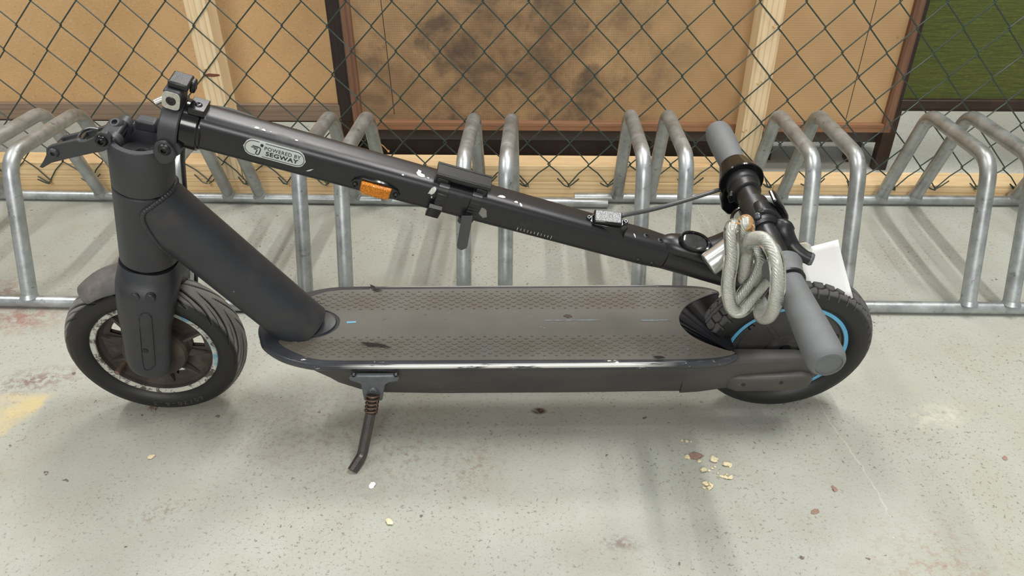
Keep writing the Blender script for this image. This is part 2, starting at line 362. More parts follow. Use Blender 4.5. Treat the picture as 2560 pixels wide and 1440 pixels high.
def floor_mat():
    q = N('painted_concrete_floor'); c = q.coord(kind='Object')
    n0 = q.noise(c, 1.7, 5, .6); n1 = q.noise(c, 9, 7, .62)
    col = q.mix(q.ramp(n0, .35, .65), lin((163, 164, 154)), lin((173, 175, 166)))
    col = q.mix(q.ramp(n1, .42, .72, 0, .45), col, lin((152, 147, 132)))
    # fine pits and grime specks, denser inside worn patches
    n2 = q.noise(c, 170, 4, .75, .3); n3 = q.noise(c, 420, 3, .7)
    wear = q.ramp(q.noise(c, 5.5, 5, .6), .40, .64, .25, 1)
    col = q.mix(q.math('MULTIPLY', q.ramp(n2, .575, .64), q.math('MULTIPLY', wear, .9)), col, lin((108, 94, 82)))
    col = q.mix(q.math('MULTIPLY', q.ramp(n3, .59, .67), .5), col, lin((118, 108, 94)))
    n4 = q.noise(c, 60, 3, .5); col = q.mix(q.ramp(n4, .715, .74, 0, .85), col, lin((96, 82, 74)))
    n6 = q.noise(c, 230, 2, .5); col = q.mix(q.ramp(n6, .74, .78, 0, .6), col, lin((214, 208, 190)))
    # scratches
    n5 = q.noise(q.coord(scale=(1, .14, 1), rot=(0, 0, .5), kind='Object'), 26, 5, .7, 1.5); col = q.mix(q.ramp(n5, .70, .74, 0, .3), col, lin((140, 128, 112)))
    sp = q.n('ShaderNodeSeparateXYZ'); q.l(c, sp.inputs[0]); X, Y = sp.outputs[0], sp.outputs[1]
    wob = q.ramp(q.noise(c, 14, 4, .7), .2, .8, -.02, .02)
    def spot(x, y, r, soft, amt, rgb, freq=60, lo=.45, hi=.6, sy=1.0, rot=0):
        nonlocal col
        ca, sa = math.cos(rot), math.sin(rot)
        dx = q.math('SUBTRACT', X, x); dy = q.math('SUBTRACT', Y, y)
        u = q.math('ADD', q.math('MULTIPLY', dx, ca), q.math('MULTIPLY', dy, sa)); v = q.math('MULTIPLY', q.math('SUBTRACT', q.math('MULTIPLY', dy, ca), q.math('MULTIPLY', dx, sa)), sy)
        d = q.math('SQRT', q.math('ADD', q.math('MULTIPLY', u, u), q.math('MULTIPLY', v, v)))
        m = q.math('MULTIPLY', q.ramp(d, r * (1 - soft), r, 1, 0), q.ramp(q.noise(c, freq, 7, .75), lo, hi))
        col = q.mix(q.math('MULTIPLY', m, amt), col, lin(rgb))
    spot(-.915, 1.125, .10, .9, .75, (142, 92, 80), 50, .42, .55, 1.6)       # rusty red marks by the front wheel
    spot(-.80, .955, .10, .9, .8, (120, 94, 88), 70, .46, .56, 2.4, .25)
    spot(-.078, .785, .07, .9, .6, (138, 118, 100), 80, .5, .58, 1.5, 1.0)
    spot(-.17, .80, .16, .9, .5, (140, 122, 104), 90, .52, .6, 1.4)
    spot(.015, .90, .014, .5, .95, (70, 44, 38), 60, .3, .5, 1.6)
    spot(-.33, .86, .25, .9, .5, (138, 124, 108), 90, .5, .6, 1.6)
    spot(-.49, .69, .05, .9, .7, (120, 100, 82), 120, .5, .58, 3, .5)
    spot(.12, .655, .035, .9, .7, (120, 98, 92), 90, .45, .55, 2)
    spot(.62, .90, .07, .9, .5, (214, 208, 188), 60, .4, .6, 2, .3)
    spot(-1.0, 1.2, .07, .9, .6, (130, 84, 76), 60, .45, .55)
    spot(.51, .62, .12, .9, .5, (150, 122, 104), 80, .5, .58)
    # remains of a yellow line at the left
    e = q.math('SUBTRACT', q.math('ADD', X, wob), q.math('MULTIPLY', q.math('SUBTRACT', Y, .92), .30))   # line edge x = -.745 + .3(y-.92)
    ym = q.math('MULTIPLY', q.ramp(e, -.752, -.742, 1, 0), q.math('MULTIPLY', q.ramp(e, -.85, -.80), q.ramp(Y, .915, .93, 1, 0)))
    ym = q.math('MULTIPLY', ym, q.ramp(q.noise(c, 16, 6, .6), .38, .6, .1, .6)); col = q.mix(ym, col, lin((208, 184, 124)))
    # hairline crack
    cr = q.math('ABSOLUTE', q.math('SUBTRACT', q.math('ADD', X, q.math('MULTIPLY', wob, .4)), q.math('ADD', .46, q.math('MULTIPLY', q.math('SUBTRACT', Y, .85), -.12))))
    col = q.mix(q.math('MULTIPLY', q.ramp(cr, .0004, .0016, 1, 0), q.ramp(Y, .70, .72, 0, .35)), col, lin((206, 206, 194)))
    q.bump(q.math('ADD', q.math('MULTIPLY', n2, .7), n1), .22, .0016)
    return q.out(col, q.ramp(n1, .3, .7, .62, .78), 0, .25)
M['floor'] = floor_mat()

# ------------------------------------------------------------------ floor
g = G(); g.add([(-7, -3, 0), (7, -3, 0), (7, 12, 0), (-7, 12, 0)], [(0, 1, 2, 3)])
fl = obj('floor', g, M['floor']); fl['kind'] = 'structure'

# ------------------------------------------------------------------ bike racks
def rack(name, label, off, ang, xs, rails):
    Y0, W = 1.1756, .4246
    r = thing(name, label, 'bike rack', (0, Y0 + off, 0), (0, 0, ang))
    for x in xs:
        yp = .0919 - .006
        path = fillet([(x, 0, .016), (x, yp - .004, .262), (x, .322, .252), (x, W, .020)], .052, 9)
        g = G().tube(path, .0133, 20, cap=True, up=(1, 0, 0)); h = obj('hoop', g, M['galv'], r)
        # weld collars at the feet
        for yy in (0, W):
            obj('weld', G().tube([(x - .0001, yy, .019), (x, yy + (.002 if yy == 0 else -.003), .0265)], [.0165, .0138], 18, up=(1, 0, 0)), M['galv'], h)
    for (a, b, y, step) in rails:
        g = G()
        if step: g.lathe([(0, .011), (step - a, .011), (step - a + .002, .0098), (b - a, .0098)], (a, y, .0112), (1, 0, 0), 24)
        else: g.lathe([(0, .011), (b - a, .011)], (a, y, .0112), (1, 0, 0), 24)
        obj('rail', g, M['galv'], r)
    return r
rack('bike_rack', 'galvanised bike rack behind the front wheel and stem, running off the left edge', -.025, -.0145,
     [-1.2851, -1.2119, -.9881, -.9149, -.6919, -.6210, -.4039, -.3304, -.1183, -.0448],
     [(-1.6, .165, 0, .09), (-1.6, .165, .4246, .086)])
rack('bike_rack', 'galvanised bike rack behind the rear wheel and handlebar, running off the right edge', 0, 0,
     [.1941, .2679, .4859, .5626, .7835, .8594, 1.080, 1.157],
     [(.1, 1.6, 0, None), (.098, 1.6, .4246, None)])

# ------------------------------------------------------------------ timber
def box_obj(name, a, b, m, label=None, cat=None, parent=None, bevel=.0012):
    o = obj(name, G().box2(a, b), m, parent, bevel)
    if label: tag(o, label, cat)
    return o
KF = 1.0112                      # everything of the fence stands a little behind the rack's rear rail
fz = lambda z: max(0, .819 - (.819 - z) * KF)
YF = 1.605 * KF
box_obj('timber_beam', (-2.2, YF, 0), (2.2, YF + .066, fz(.0465)), M['pine'], 'long pine floor beam running along the foot of the wire fence', 'beam')
box_obj('timber_beam', (-2.0, YF + .0005, fz(.0465) + .0004), (-.7015 * KF, YF + .058, fz(.0865)), M['pine'], 'short pine beam lying on the floor beam left of the left post', 'beam')
box_obj('timber_beam', (-.6535 * KF, YF + .0005, fz(.0465) + .0004), (.4505 * KF, YF + .058, fz(.0865)), M['pine'], 'upper pine beam lying on the floor beam between the two posts', 'beam')
pl = box_obj('timber_post', (-.700 * KF, YF + .0005, fz(.0465) + .0004), (-.655 * KF, YF + .052, 1.5), M['pine_v'], 'pale pine post on the left, with a dark nick, behind the stem top', 'post')
g = G().prism([(x * KF, YF - .0002, fz(z)) for x, z in ((-.692, .288), (-.680, .292), (-.658, .290), (-.657, .287), (-.670, .2845), (-.688, .2855))], (0, .001, 0))
obj('nick', g, plain('dark_nick', (122, 66, 48), .7), pl)
box_obj('timber_post', (.4515 * KF, YF + .0005, fz(.0465) + .0004), (.4965 * KF, YF + .055, 1.5), M['pine_v'], 'pale pine post on the right, behind the upright grey grip', 'post')

# ------------------------------------------------------------------ chain link fence
fence = thing('chain_link_fence', 'dark green chain link fence stapled to the pine beams and posts', 'fence', (0, 1.6 * KF, 0))
DX, DZ, X0, Z0 = .0905 * KF, .04985 * KF, -.371 * KF, fz(.0425)
def wire(j):
    xc = X0 + DX / 2 * j; alt = j % 2
    pts = []; rows = 16
    for k in range(rows):
        z = Z0 + DZ * k
        right = ((k + alt) % 2 == 1)
        xe = xc + (DX / 2 if right else 0) + (.0016 if right else -.0016)
        jx = .0012 * noise.noise(Vector((xe * 9, z * 9, 3))) * 2 + random.uniform(-.0006, .0006) + (random.uniform(-.003, .003) if k <= 2 else 0)
        jz = random.uniform(-.0007, .0007) + (random.uniform(-.002, .002) if k <= 1 else 0)
        pts.append((xe + jx, z + jz, right))
    path = []
    for k, (x, z, rgt) in enumerate(pts):
        sg = 1 if rgt else -1
        if k > 0:
            px_, pz, _ = pts[k - 1]; dx, dz = (x - px_), (z - pz); L = math.hypot(dx, dz); ux, uz = dx / L, dz / L
            yy = -.0013 if rgt else .0013
            path.append((px_ + ux * .006, yy, pz + uz * .006)); m = .5
            bow = .0012 if k > 1 else -.004
            path.append((px_ + dx * .5 + uz * bow * sg * 0, yy, pz + dz * .5 - (bow if k == 1 else 0) * 1)); path.append((x - ux * .006, yy, z - uz * .006))
        path.append((x, 0, z))
    # knuckled tail
    x, z, _ = pts[0]
    tail = [(x + .024 + random.uniform(-.004, .004), -.003, z + .019 + random.uniform(-.004, .006)), (x + .010, -.003, z + .005), (x - .001, -.0035, z - .003)]
    if j % 3: tail = [(x - .022 + random.uniform(-.004, .006), -.003, z + .012 + random.uniform(-.006, .008)), (x - .008, -.0035, z + .000), (x + .001, -.0035, z - .003)]
    return tail + path
JS = list(range(-25, 36))
for j in JS:
    obj('wire', G().tube(wire(j), .00145, 7), M['green_wire'], fence)
for j in JS:
    if j % 2 or random.random() < .25: continue
    x = X0 + DX / 2 * j + random.uniform(-.002, .006); z = Z0 - .001
    g = G().tube(fillet([(x, .006, z + .004), (x, -.0045, z + .004), (x + .0004, -.0045, z - .006), (x + .0004, .006, z - .006)], .001, 3), .0006, 6)
    obj('staple', g, M['brass'], fence)
for x, z in [(x * KF, fz(z)) for x, z in ((.478, .391), (.466, .275), (.452, .17), (-.685, .30))]:
    g = G().tube(fillet([(x, .006, z + .001), (x, -.0035, z + .001), (x + .008, -.0035, z + .005), (x + .008, .006, z + .005)], .001, 3), .0006, 6)
    obj('staple', g, M['brass'], fence)

# ------------------------------------------------------------------ partition screens behind the fence
def screen(name, label, Y, x0, x1, ztop, trim, panel, stile, trimm, has_l=True, has_r=True, lines=()):
    """trim: z of panel bottom, trim bottom, shade strip bottom"""
    r = thing(name, label, 'partition screen', ((x0 + x1) / 2, Y, 0)); ox = (x0 + x1) / 2
    zb, zt, zd, sw, legw = trim
    L = lambda x: x - ox
    g = G().box2((L(x0 + sw), .008, zb), (L(x1 - sw), .022, ztop)); obj('board', g, panel, r)
    g = G().box2((L(x0 + sw * .9), -.006, zt), (L(x1 - sw * .9), .026, zb)); obj('bottom_rail', g, trimm, r, .001)
    if zd: g = G().box2((L(x0 + sw), .012, zd), (L(x1 - sw), .03, zt)); obj('shade_strip', g, M['dark_wood'], r)  # dark strip modelled where shade falls under the bottom rail
    for s_, on in ((x0, has_l), (x1 - sw, has_r)):
        if on:
            g = G().box2((L(s_), -.004, zt - .001), (L(s_ + sw), .028, ztop)); obj('stile', g, stile, r, .001)
    if legw:
        for s_, on in ((x0, has_l), (x1 - legw, has_r)):
            if on:
                g = G().box2((L(s_), .002, 0), (L(s_ + legw), .028, zt)); obj('leg', g, M['dark_wood'], r, .001)
    for (xa, za, xb, zb2) in lines:
        g = G(); wd = .0007; g.add([(L(xa - wd), .0077, za), (L(xa + wd), .0077, za), (L(xb + wd), .0077, zb2), (L(xb - wd), .0077, zb2)], [(0, 1, 2, 3)]); obj('pencil_line', g, M['ink'], r)
    return r
screen('partition_screen', 'low screen with tan cork board and dark right stile, left of the stained board', 1.78, -2.4, -.4292, 1.0, (.1615, .1215, .112, .030, .030), M['cork'], M['dark_v'], M['greytrim'])
screen('partition_screen', 'low screen with damp-stained brown hardboard in walnut trim, behind the middle', 1.72, -.4130, .8205, 1.0, (.1440, .1245, 0, .0205, 0), M['hardboard'], M['walnut_v'], M['walnut'],
       lines=((-.3258, .4142, -.3185, .158), (.7211, .4161, .7176, .1525)))
screen('partition_screen', 'low screen covered in olive green fabric at the right edge', 1.78, .8350, 2.6, 1.0, (.1800, .1600, .1475, .022, .031), M['greenfab'], M['dark_v'], M['dark_wood'])
# low dark plinth under the stained screen
pr = thing('plinth', 'low dark lacquered plinth beneath the stained brown screen', 'plinth', (.2, 1.82, 0))
obj('top_board', G().box2((-.68, 0, .0565), (.66, .13, .088)), M['skirt'], pr, .001)
obj('base', G().box2((-.67, .018, 0), (.40, .12, .056)), M['dark_wood'], pr, .001)
obj('leg', G().box2((.585, .01, 0), (.615, .04, .056)), M['dark_wood'], pr, .001)
# twig caught in the fence
g = G().tube(catmull([(-.372, 1.690, .118), (-.358, 1.688, .106), (-.345, 1.686, .098), (-.336, 1.685, .088), (-.333, 1.685, .084)], 5), .0013, 6)
g2 = g.lathe([(0, .0012), (.002, .003), (.005, .0025), (.006, .0005)], (-.333, 1.685, .087), (.2, 0, -1), 8)
tag(obj('twig', g, M['tape']), 'thin pale stalk hanging before the dark plinth, beside a hoop', 'twig')

# ------------------------------------------------------------------ SCOOTER
sc = thing('electric_scooter', 'folded dark grey electric scooter with cracked deck mat on its kickstand', 'scooter', ROOT, (TH, 0, PS))
def part(name, g, m, parent=None, **k): return obj(name, g, m, parent or sc, **k)
def smooth_loft(g, secs, seg=28, nsub=4, power=2.0, capend=True):
    """secs: centre(s,h,t), dir axis1 (Vector), axis2 (Vector), r1, r2"""
    def ev(i, t):
        idx = [max(i - 1, 0), i, min(i + 1, len(secs) - 1), min(i + 2, len(secs) - 1)]
        A = [secs[k] for k in idx]
        def cr(a, b, c, d): return .5 * ((2 * b) + (c - a) * t + (2 * a - 5 * b + 4 * c - d) * t * t + (3 * b - a - 3 * c + d) * t ** 3)
        return [cr(*(q[k] for q in A)) for k in range(5)]
    R = []
    for i in range(len(secs) - 1):
        for k in range(nsub + (1 if i == len(secs) - 2 else 0)):
            c, a, b, r1, r2 = ev(i, k / nsub)
            a = a.normalized(); b = b.normalized(); ring = []
            for j in range(seg):
                th = 2 * PI * j / seg; ct, st = math.cos(th), math.sin(th)
                x = math.copysign(abs(ct) ** (2 / power), ct); y = math.copysign(abs(st) ** (2 / power), st)
                ring.append(c + a * x * max(r1, 1e-4) + b * y * max(r2, 1e-4))
            R.append(ring)
    return g.rings(R)
S_, T_, H_ = Vector((1, 0, 0)), Vector((0, -1, 0)), Vector((0, 0, 1))

# stem axis
SA = V(-.749, .48385); SD = V(.945278, -.326266); SU = V(.326266, .945278)
def stem_pt(u, phi, r, base=SA):                # phi: degrees from the near side towards the top; squarish tube
    a = math.radians(phi); q = 3.4 if u < .56 else 2 + 1.4 * max(0, (.60 - u) / .04)
    r = r * (.935 if q > 2.01 else 1) / (abs(math.cos(a)) ** q + abs(math.sin(a)) ** q) ** (1 / q) if r > .01 else r; return base + SD * u + (T_ * math.cos(a) + SU * math.sin(a)) * r
def stem_r(u): return .0245 - (.0245 - .0222) * max(0, min(1, u / .58))
g = G(); R = []
for i in range(25):
    u = .585 * i / 24; R.append([stem_pt(u, 360 * j / 40, stem_r(u)) for j in range(40)])
g.rings(R); stem = part('stem', g, M['stem'])
# cast stem head with neck and light
g = G()
smooth_loft(g, [(stem_pt(.5855, 0, 0), SU, T_, .0221, .0221), (stem_pt(.62, 0, 0), SU, T_, .0224, .0224), (stem_pt(.665, 0, 0), SU, T_, .0235, .0235), (stem_pt(.705, 0, 0) , SU, T_, .0235, .0235), (stem_pt(.735, 0, 0), SU, T_, .0205, .0205), (stem_pt(.745, 0, 0), SU, T_, .012, .012)], 32)
smooth_loft(g, [(V(-.150, .288, 0), V(-.6, .8), T_, .020, .019), (V(-.125, .298, .002), V(-.6, .8), T_, .019, .0185), (V(-.103, .318, .005), V(-.75, .66), T_, .0165, .0175), (V(-.086, .336, .010), V(-.8, .6), T_, .0165, .018), (V(-.078, .345, .012), V(-.8, .6), T_, .012, .015)], 28)
smooth_loft(g, [(V(-.200, .300, 0), V(-.33, .94), T_, .014, .012), (V(-.182, .306, .003), V(-.33, .94), T_, .015, .018), (V(-.155, .300, .004), V(-.33, .94), T_, .016, .0215), (V(-.130, .289, .003), V(-.33, .94), T_, .015, .019), (V(-.112, .285, .0), V(-.33, .94), T_, .012, .014)], 28)
headc = part('stem_head', g, M['stem'])
LC = P(1739, 603, .012); LN = (V(.25, .85, .45)).normalized(); LX = (SD - LN * SD.dot(LN)).normalized(); LY = LN.cross(LX)
def oval(c, a, b, n=40, pw=2.3):
    out = []
    for j in range(n):
        th = 2 * PI * j / n; ct, st = math.cos(th), math.sin(th)
        out.append(c + LX * math.copysign(abs(ct) ** (2 / pw), ct) * a + LY * math.copysign(abs(st) ** (2 / pw), st) * b)
    return out
g = G().rings([oval(LC - LN * .022, .021, .014), oval(LC - LN * .006, .0205, .0140), oval(LC, .0205, .0140), oval(LC + LN * .001, .0197, .0132), oval(LC + LN * .0002, .0176, .0112), oval(LC - LN * .004, .0166, .0106)])
hl = part('headlight', g, M['gloss'])
g = G().rings([oval(LC - LN * .0035, .0172, .011), oval(LC - LN * .0015, .0166, .0105), oval(LC - LN * .0006, .012, .008), oval(LC - LN * .0004, .003, .002)])
part('lens', g, M['lens_dark'], hl)
def disc_bolt(name, c, n, r, parent, m='steel', hh=.0035, hexr=.0):
    n = n.normalized(); g = G().lathe([(-.002, r), (0, r), (hh * .6, r * .88), (hh, r * .6), (hh, r * .42), (hh * .3, r * .38)], c, n, 20)
    return obj(name, g, M[m], parent)
for x, y, ph in ((1617, 588, 75), (1652, 600, 72), (1594, 653, -27), (1628, 662, -27)):
    u = {1617: .551, 1652: .571, 1594: .5515, 1628: .5708}[x]
    nrm = (stem_pt(u, ph, 1) - stem_pt(u, ph, 0)); disc_bolt('bolt', stem_pt(u, ph, stem_r(u) - .0008), nrm, .0046, stem, 'black', .0018)

# decal on the stem, text and marks wrapped on the tube
def wrap(u, v, lift=.0004, ph0=12.4, u0=.085):        # u along, v up around the tube (metres)
    r = stem_r(u0 + u); return stem_pt(u0 + u, ph0 + math.degrees(v / r), r + lift)
def poly_wrap(g, pts, lift, nv=8, **k):
    """convex-ish outline in u,v filled by vertical strips"""
    us = [p[0] for p in pts]; a, b = min(us), max(us); n = 24; cols = []
    for i in range(n + 1):
        u = a + (b - a) * (i / n); u = min(max(u, a + 1e-6), b - 1e-6); vs = []
        for q in range(len(pts)):
            p1, p2 = pts[q], pts[(q + 1) % len(pts)]
            if (p1[0] - u) * (p2[0] - u) <= 0 and p1[0] != p2[0]: vs.append(p1[1] + (p2[1] - p1[1]) * (u - p1[0]) / (p2[0] - p1[0]))
        lo, hi = min(vs), max(vs); cols.append([wrap(u, lo + (hi - lo) * m / nv, lift, **k) for m in range(nv + 1)])
    return g.rings(cols, cap=False, wrap=False)
def stadium(a, b, n=14):
    return [((a - b) + b * math.cos(-PI / 2 + PI * i / n), b * math.sin(-PI / 2 + PI * i / n)) for i in range(n + 1)] + [(-(a - b) + b * math.cos(PI / 2 + PI * i / n), b * math.sin(PI / 2 + PI * i / n)) for i in range(n + 1)]
g = poly_wrap(G(), stadium(.0355, .0108), .0004); decal = part('decal', g, M['decal'], stem, fix=False, ang=180)
def stroke(g, pts, w_, lift=.0007, closed=False, **k):
    n = len(pts); L = []; Rr = []
    for i in range(n):
        a = pts[i - 1] if i else pts[i]; b = pts[i + 1] if i < n - 1 else pts[i]
        d = Vector((b[0] - a[0], b[1] - a[1])).normalized(); L.append(wrap(pts[i][0] - d.y * w_, pts[i][1] + d.x * w_, lift, **k)); Rr.append(wrap(pts[i][0] + d.y * w_, pts[i][1] - d.x * w_, lift, **k))
    v = L + Rr; g.add(v, [(i, i + 1, n + i + 1, n + i) for i in range(n - 1)])
def arc(cx, cy, r, a0, a1, n=12): return [(cx + r * math.cos(math.radians(a0 + (a1 - a0) * i / n)), cy + r * math.sin(math.radians(a0 + (a1 - a0) * i / n))) for i in range(n + 1)]
g = G(); b2 = .0088
stroke(g, [(-.0185, b2)] + arc(-.0247, 0, b2, 90, 270) + [(-.0215, -b2)], .00035)
stroke(g, [(-.0115, b2), (.0247, b2)] + arc(.0247, 0, b2, 90, -90) + [(-.0135, -b2)], .00035)
stroke(g, [(-.0255, .0028), (-.0195, .0028), (-.0168, .0022), (-.0160, 0.0005), (-.0172, -.0062), (-.0185, -.0078), (-.0205, -.0074), (-.0208, -.0055), (-.0195, -.0015), (-.0212, -.0008), (-.0235, -.0008)], .0006)
stroke(g, [(-.0268, .0010), (-.0190, .0010)], .0005)
poly_wrap(g, [(-.0152 + .0018 * math.cos(i * PI / 8), .0058 + .0018 * math.sin(i * PI / 8)) for i in range(16)], .0008)
obj('emblem', g, M['ink'], decal, fix=False, ang=180)
def text_part(txt, size, parent, mapf, m, bold=0.0, sx=1.0, name='lettering', extrude=0.0):
    cu = bpy.data.curves.new('t', 'FONT'); cu.body = txt; cu.size = size; cu.align_x = 'CENTER'; cu.align_y = 'CENTER'; cu.offset = bold; cu.resolution_u = 3; cu.extrude = extrude; cu.space_character = 1.08
    o = bpy.data.objects.new('t', cu); COL.objects.link(o); dg = bpy.context.evaluated_depsgraph_get(); me = bpy.data.meshes.new_from_object(o.evaluated_get(dg))
    bpy.data.objects.remove(o)
    bm = bmesh.new(); bm.from_mesh(me); bmesh.ops.triangulate(bm, faces=bm.faces); 
    for v in bm.verts: v.co = mapf(v.co.x * sx, v.co.y, v.co.z)
    bm.to_mesh(me); bm.free(); me.materials.clear(); me.materials.append(m)
    q = bpy.data.objects.new(name, me); COL.objects.link(q); q.parent = parent; return q
text_part('POWERED BY', .0062, decal, lambda x, y, z: wrap(x + .0085, y + .0032, .0007), M['ink'], .00004, 1.02)
text_part('SEGWAY', .0078, decal, lambda x, y, z: wrap(x + .0085, y - .0034, .0007), M['ink'], .00022, 1.12)
# paint chips and scrape marks on the stem
g = G(); g3 = G()
def chip(u, ph, a, b, rot=0, gg=None):
    r = stem_r(u); pts = []
    for i in range(9):
        th = 2 * PI * i / 9; q = random.uniform(.6, 1.15); x, y = a * q * math.cos(th), b * q * math.sin(th); pts.append((x * math.cos(rot) - y * math.sin(rot), x * math.sin(rot) + y * math.cos(rot)))
    pts = sorted(pts, key=lambda p: math.atan2(p[1], p[0])); poly_wrap(gg or g, pts, .0004, 3, ph0=ph, u0=u)
for u, ph, a, b, rt_ in ((.2505, 76, .0035, .006, 0), (.253, 66, .006, .003, 0), (.262, 62, .002, .0012, 0), (.2704, 27, .003, .0062, -.5), (.272, 8, .001, .002, 0), (.3553, 70, .007, .0026, .2), (.3738, 64, .0026, .0022, 0), (.3803, 58, .0036, .0018, -1), (.0591, 72, .0032, .0024, 0), (.067, 70, .0024, .002, 0), (.075, 70, .001, .001, 0), (.105, 66, .002, .0012, 0), (.1268, -12, .001, .0055, -.9), (.534, 62, .0012, .0035, .4), (.352, -50, .0018, .0018, 0), (.232, 50, .0016, .0012, 0)):
    chip(u, ph, a, b, rt_)
for i in range(11): chip(.386 + i * .0045, -24, .0004, .0022 + .0018 * random.random(), .1)
chip(.338, 2, .0068, .0088, .1, g3)
part('paint_chips', g, M['chip'], stem, fix=False, ang=180); part('worn_patch', g3, M['greychip'], stem, fix=False, ang=180)

# amber reflector
def on_stem(u, ph, lift): return stem_pt(u, ph, stem_r(u) + lift)
def pad(g, u0, ph, outline, z0, z1, inset=.0):
    """plate tangent to the tube: outline in (u, v) metres"""
    c = stem_pt(u0, ph, 0); a = math.radians(ph); nrm = T_ * math.cos(a) + SU * math.sin(a); tv = -T_ * math.sin(a) + SU * math.cos(a); r = stem_r(u0)
    lo = [c + SD * x + tv * y + nrm * (r + z0) for x, y in outline]; hi = [c + SD * x * (1 - inset) + tv * y * (1 - inset) + nrm * (r + z1) for x, y in outline]
    g.rings([lo, hi]); return c, nrm, tv, r
base = [(-.031, 0), (-.028, .006), (-.018, .012), (.012, .0115), (.026, .006), (.031, -.001), (.028, -.008), (.018, -.0125), (-.010, -.0125), (-.026, -.006)]
g = G(); pad(g, .2055, -12, base, -.006, .0008, .04); rf = part('side_reflector', g, M['gloss'], stem, bevel=.0006)
rect = [(-.0185, .0085), (.0185, .0085), (.0185, -.0095), (.004, -.0115), (-.012, -.0105), (-.0185, -.006)]
g = G(); c, nrm, tv, r = pad(g, .2055, -13, rect, 0, .0052, .06); part('lens', g, M['orange'], rf, bevel=.0012)['label'] = 'amber ribbed lens'
for x, y in ((-.0245, -.001), (.0245, -.001)): disc_bolt('bolt', c + SD * x + tv * y + nrm * (r + .0008), nrm, .0034, rf, 'black', .003)
# clear reflector near the stem head
g = G(); PH = 96
c0 = P(1520, 545, .006)
WN = V(.10, .93, .35).normalized(); WX = (SD + V(.0, .12) - WN * (SD + V(0, .12)).dot(WN)).normalized(); WY = WN.cross(WX)
if WY.dot(H_) < 0 and WY.dot(T_) > 0: WY = -WY
def wq(x, y, z): return c0 + WX * x + WY * y + WN * z
lo = [stem_pt(.498 - .034, 92, .0215), stem_pt(.485, 60, .0215), stem_pt(.508, 18, .0225), stem_pt(.520, 40, .0225), stem_pt(.527, 92, .0215), stem_pt(.51, 140, .021), stem_pt(.485, 140, .021)]
hi = [wq(-.026, .0, -.006), wq(-.017, -.0095, -.004), wq(.004, -.0105, -.004), wq(.017, -.010, -.004), wq(.024, 0, -.006), wq(.014, .0095, -.004), wq(-.014, .0095, -.004)]
g.rings([lo, hi]); wr = part('rear_reflector', g, M['gloss'], stem, bevel=.001)
g = G().rings([[wq(x, y, -.004) for x, y in ((-.018, -.0095), (.018, -.0095), (.018, .0095), (-.018, .0095))], [wq(x, y, .003) for x, y in ((-.018, -.0095), (.018, -.0095), (.018, .0095), (-.018, .0095))]])
part('housing', g, M['gloss'], wr, bevel=.002)
g = G().rings([[wq(x, y, .003) for x, y in ((-.0165, -.008), (.0165, -.008), (.0165, .008), (-.0165, .008))], [wq(x, y, .0042) for x, y in ((-.016, -.0075), (.016, -.0075), (.016, .0075), (-.016, .0075))]])
part('lens', g, M['whitelens'], wr, bevel=.0005)['label'] = 'clear prismatic lens'
for x in (-.0235, .0235): disc_bolt('bolt', wq(x, 0, -.005), WN, .0036, wr, 'steel', .003)

# strap-on mount with two ratchet straps
mt = part('accessory_mount', G(), M['black'], stem) if False else None
g = G(); q0 = stem_pt(.304, 84, .030)
a = math.radians(84); n_ = T_ * math.cos(a) + SU * math.sin(a); tv_ = -T_ * math.sin(a) + SU * math.cos(a)
rot = Matrix((SD, tv_, n_)).transposed()
g.box(stem_pt(.304, 84, .0345), (.068, .024, .005), rot); g.box(stem_pt(.304, 84, .0300), (.062, .018, .005), rot)
for uu in (.2800, .328): g.box(stem_pt(uu, 84, .0265), (.013, .026, .010), rot)
for yy in (-.009, .009): g.box(stem_pt(.304, 84, .0372) + tv_ * yy, (.066, .0025, .0012), rot)
mt = part('accessory_mount', g, M['black'], stem, bevel=.0008)
mt['label'] = 'black strap-on mounting rail'
def strap(u, ph_end, w_=.0062):
    g = G(); ph0 = 120; n = 64; R = []
    for i in range(n + 1):
        ph = ph0 - (ph0 - ph_end) * i / n; r = stem_r(u) + .0006 + (.0007 if (i % 2) else 0) * (1 if 10 < i < 45 else 0); uo = u - .004 * (i / n)
        R.append([stem_pt(uo - w_, ph, r), stem_pt(uo + w_, ph, r), stem_pt(uo + w_, ph, r + .0022), stem_pt(uo - w_, ph, r + .0022)])
    g.rings(R); return g
s1 = obj('strap', strap(.2840, -200), M['black'], mt, ang=30)
s2 = obj('strap', strap(.3255, -200), M['black'], mt, ang=30)
def ratchet(u, ph, L, Wd, z):
    g = G(); a = math.radians(ph); nr = T_ * math.cos(a) + SU * math.sin(a); tv = -T_ * math.sin(a) + SU * math.cos(a); rt_ = Matrix((SD, tv, nr)).transposed()
    g.box(stem_pt(u, ph, stem_r(u) + z / 2 + .001), (Wd, L, z), rt_)
    for i in range(6): g.box(stem_pt(u, ph, stem_r(u) + z + .0012) + tv * (L * (-.4 + .16 * i)), (Wd * .8, L * .06, .0012), rt_)
    return g
obj('ratchet', ratchet(.2795, -30, .026, .0165, .006), M['black'], s1, bevel=.0005)
obj('ratchet', ratchet(.283, 12, .016, .0125, .004), M['black'], s1, bevel=.0012)
obj('ratchet', ratchet(.3205, -60, .012, .0150, .006), M['black'], s2, bevel=.0006)
e0 = P(1166, 562, .026)
tl = [P(1168, 540, .030), P(1164, 565, .030), P(1159, 592, .029), P(1154, 624, .027)]
g = G(); R = []
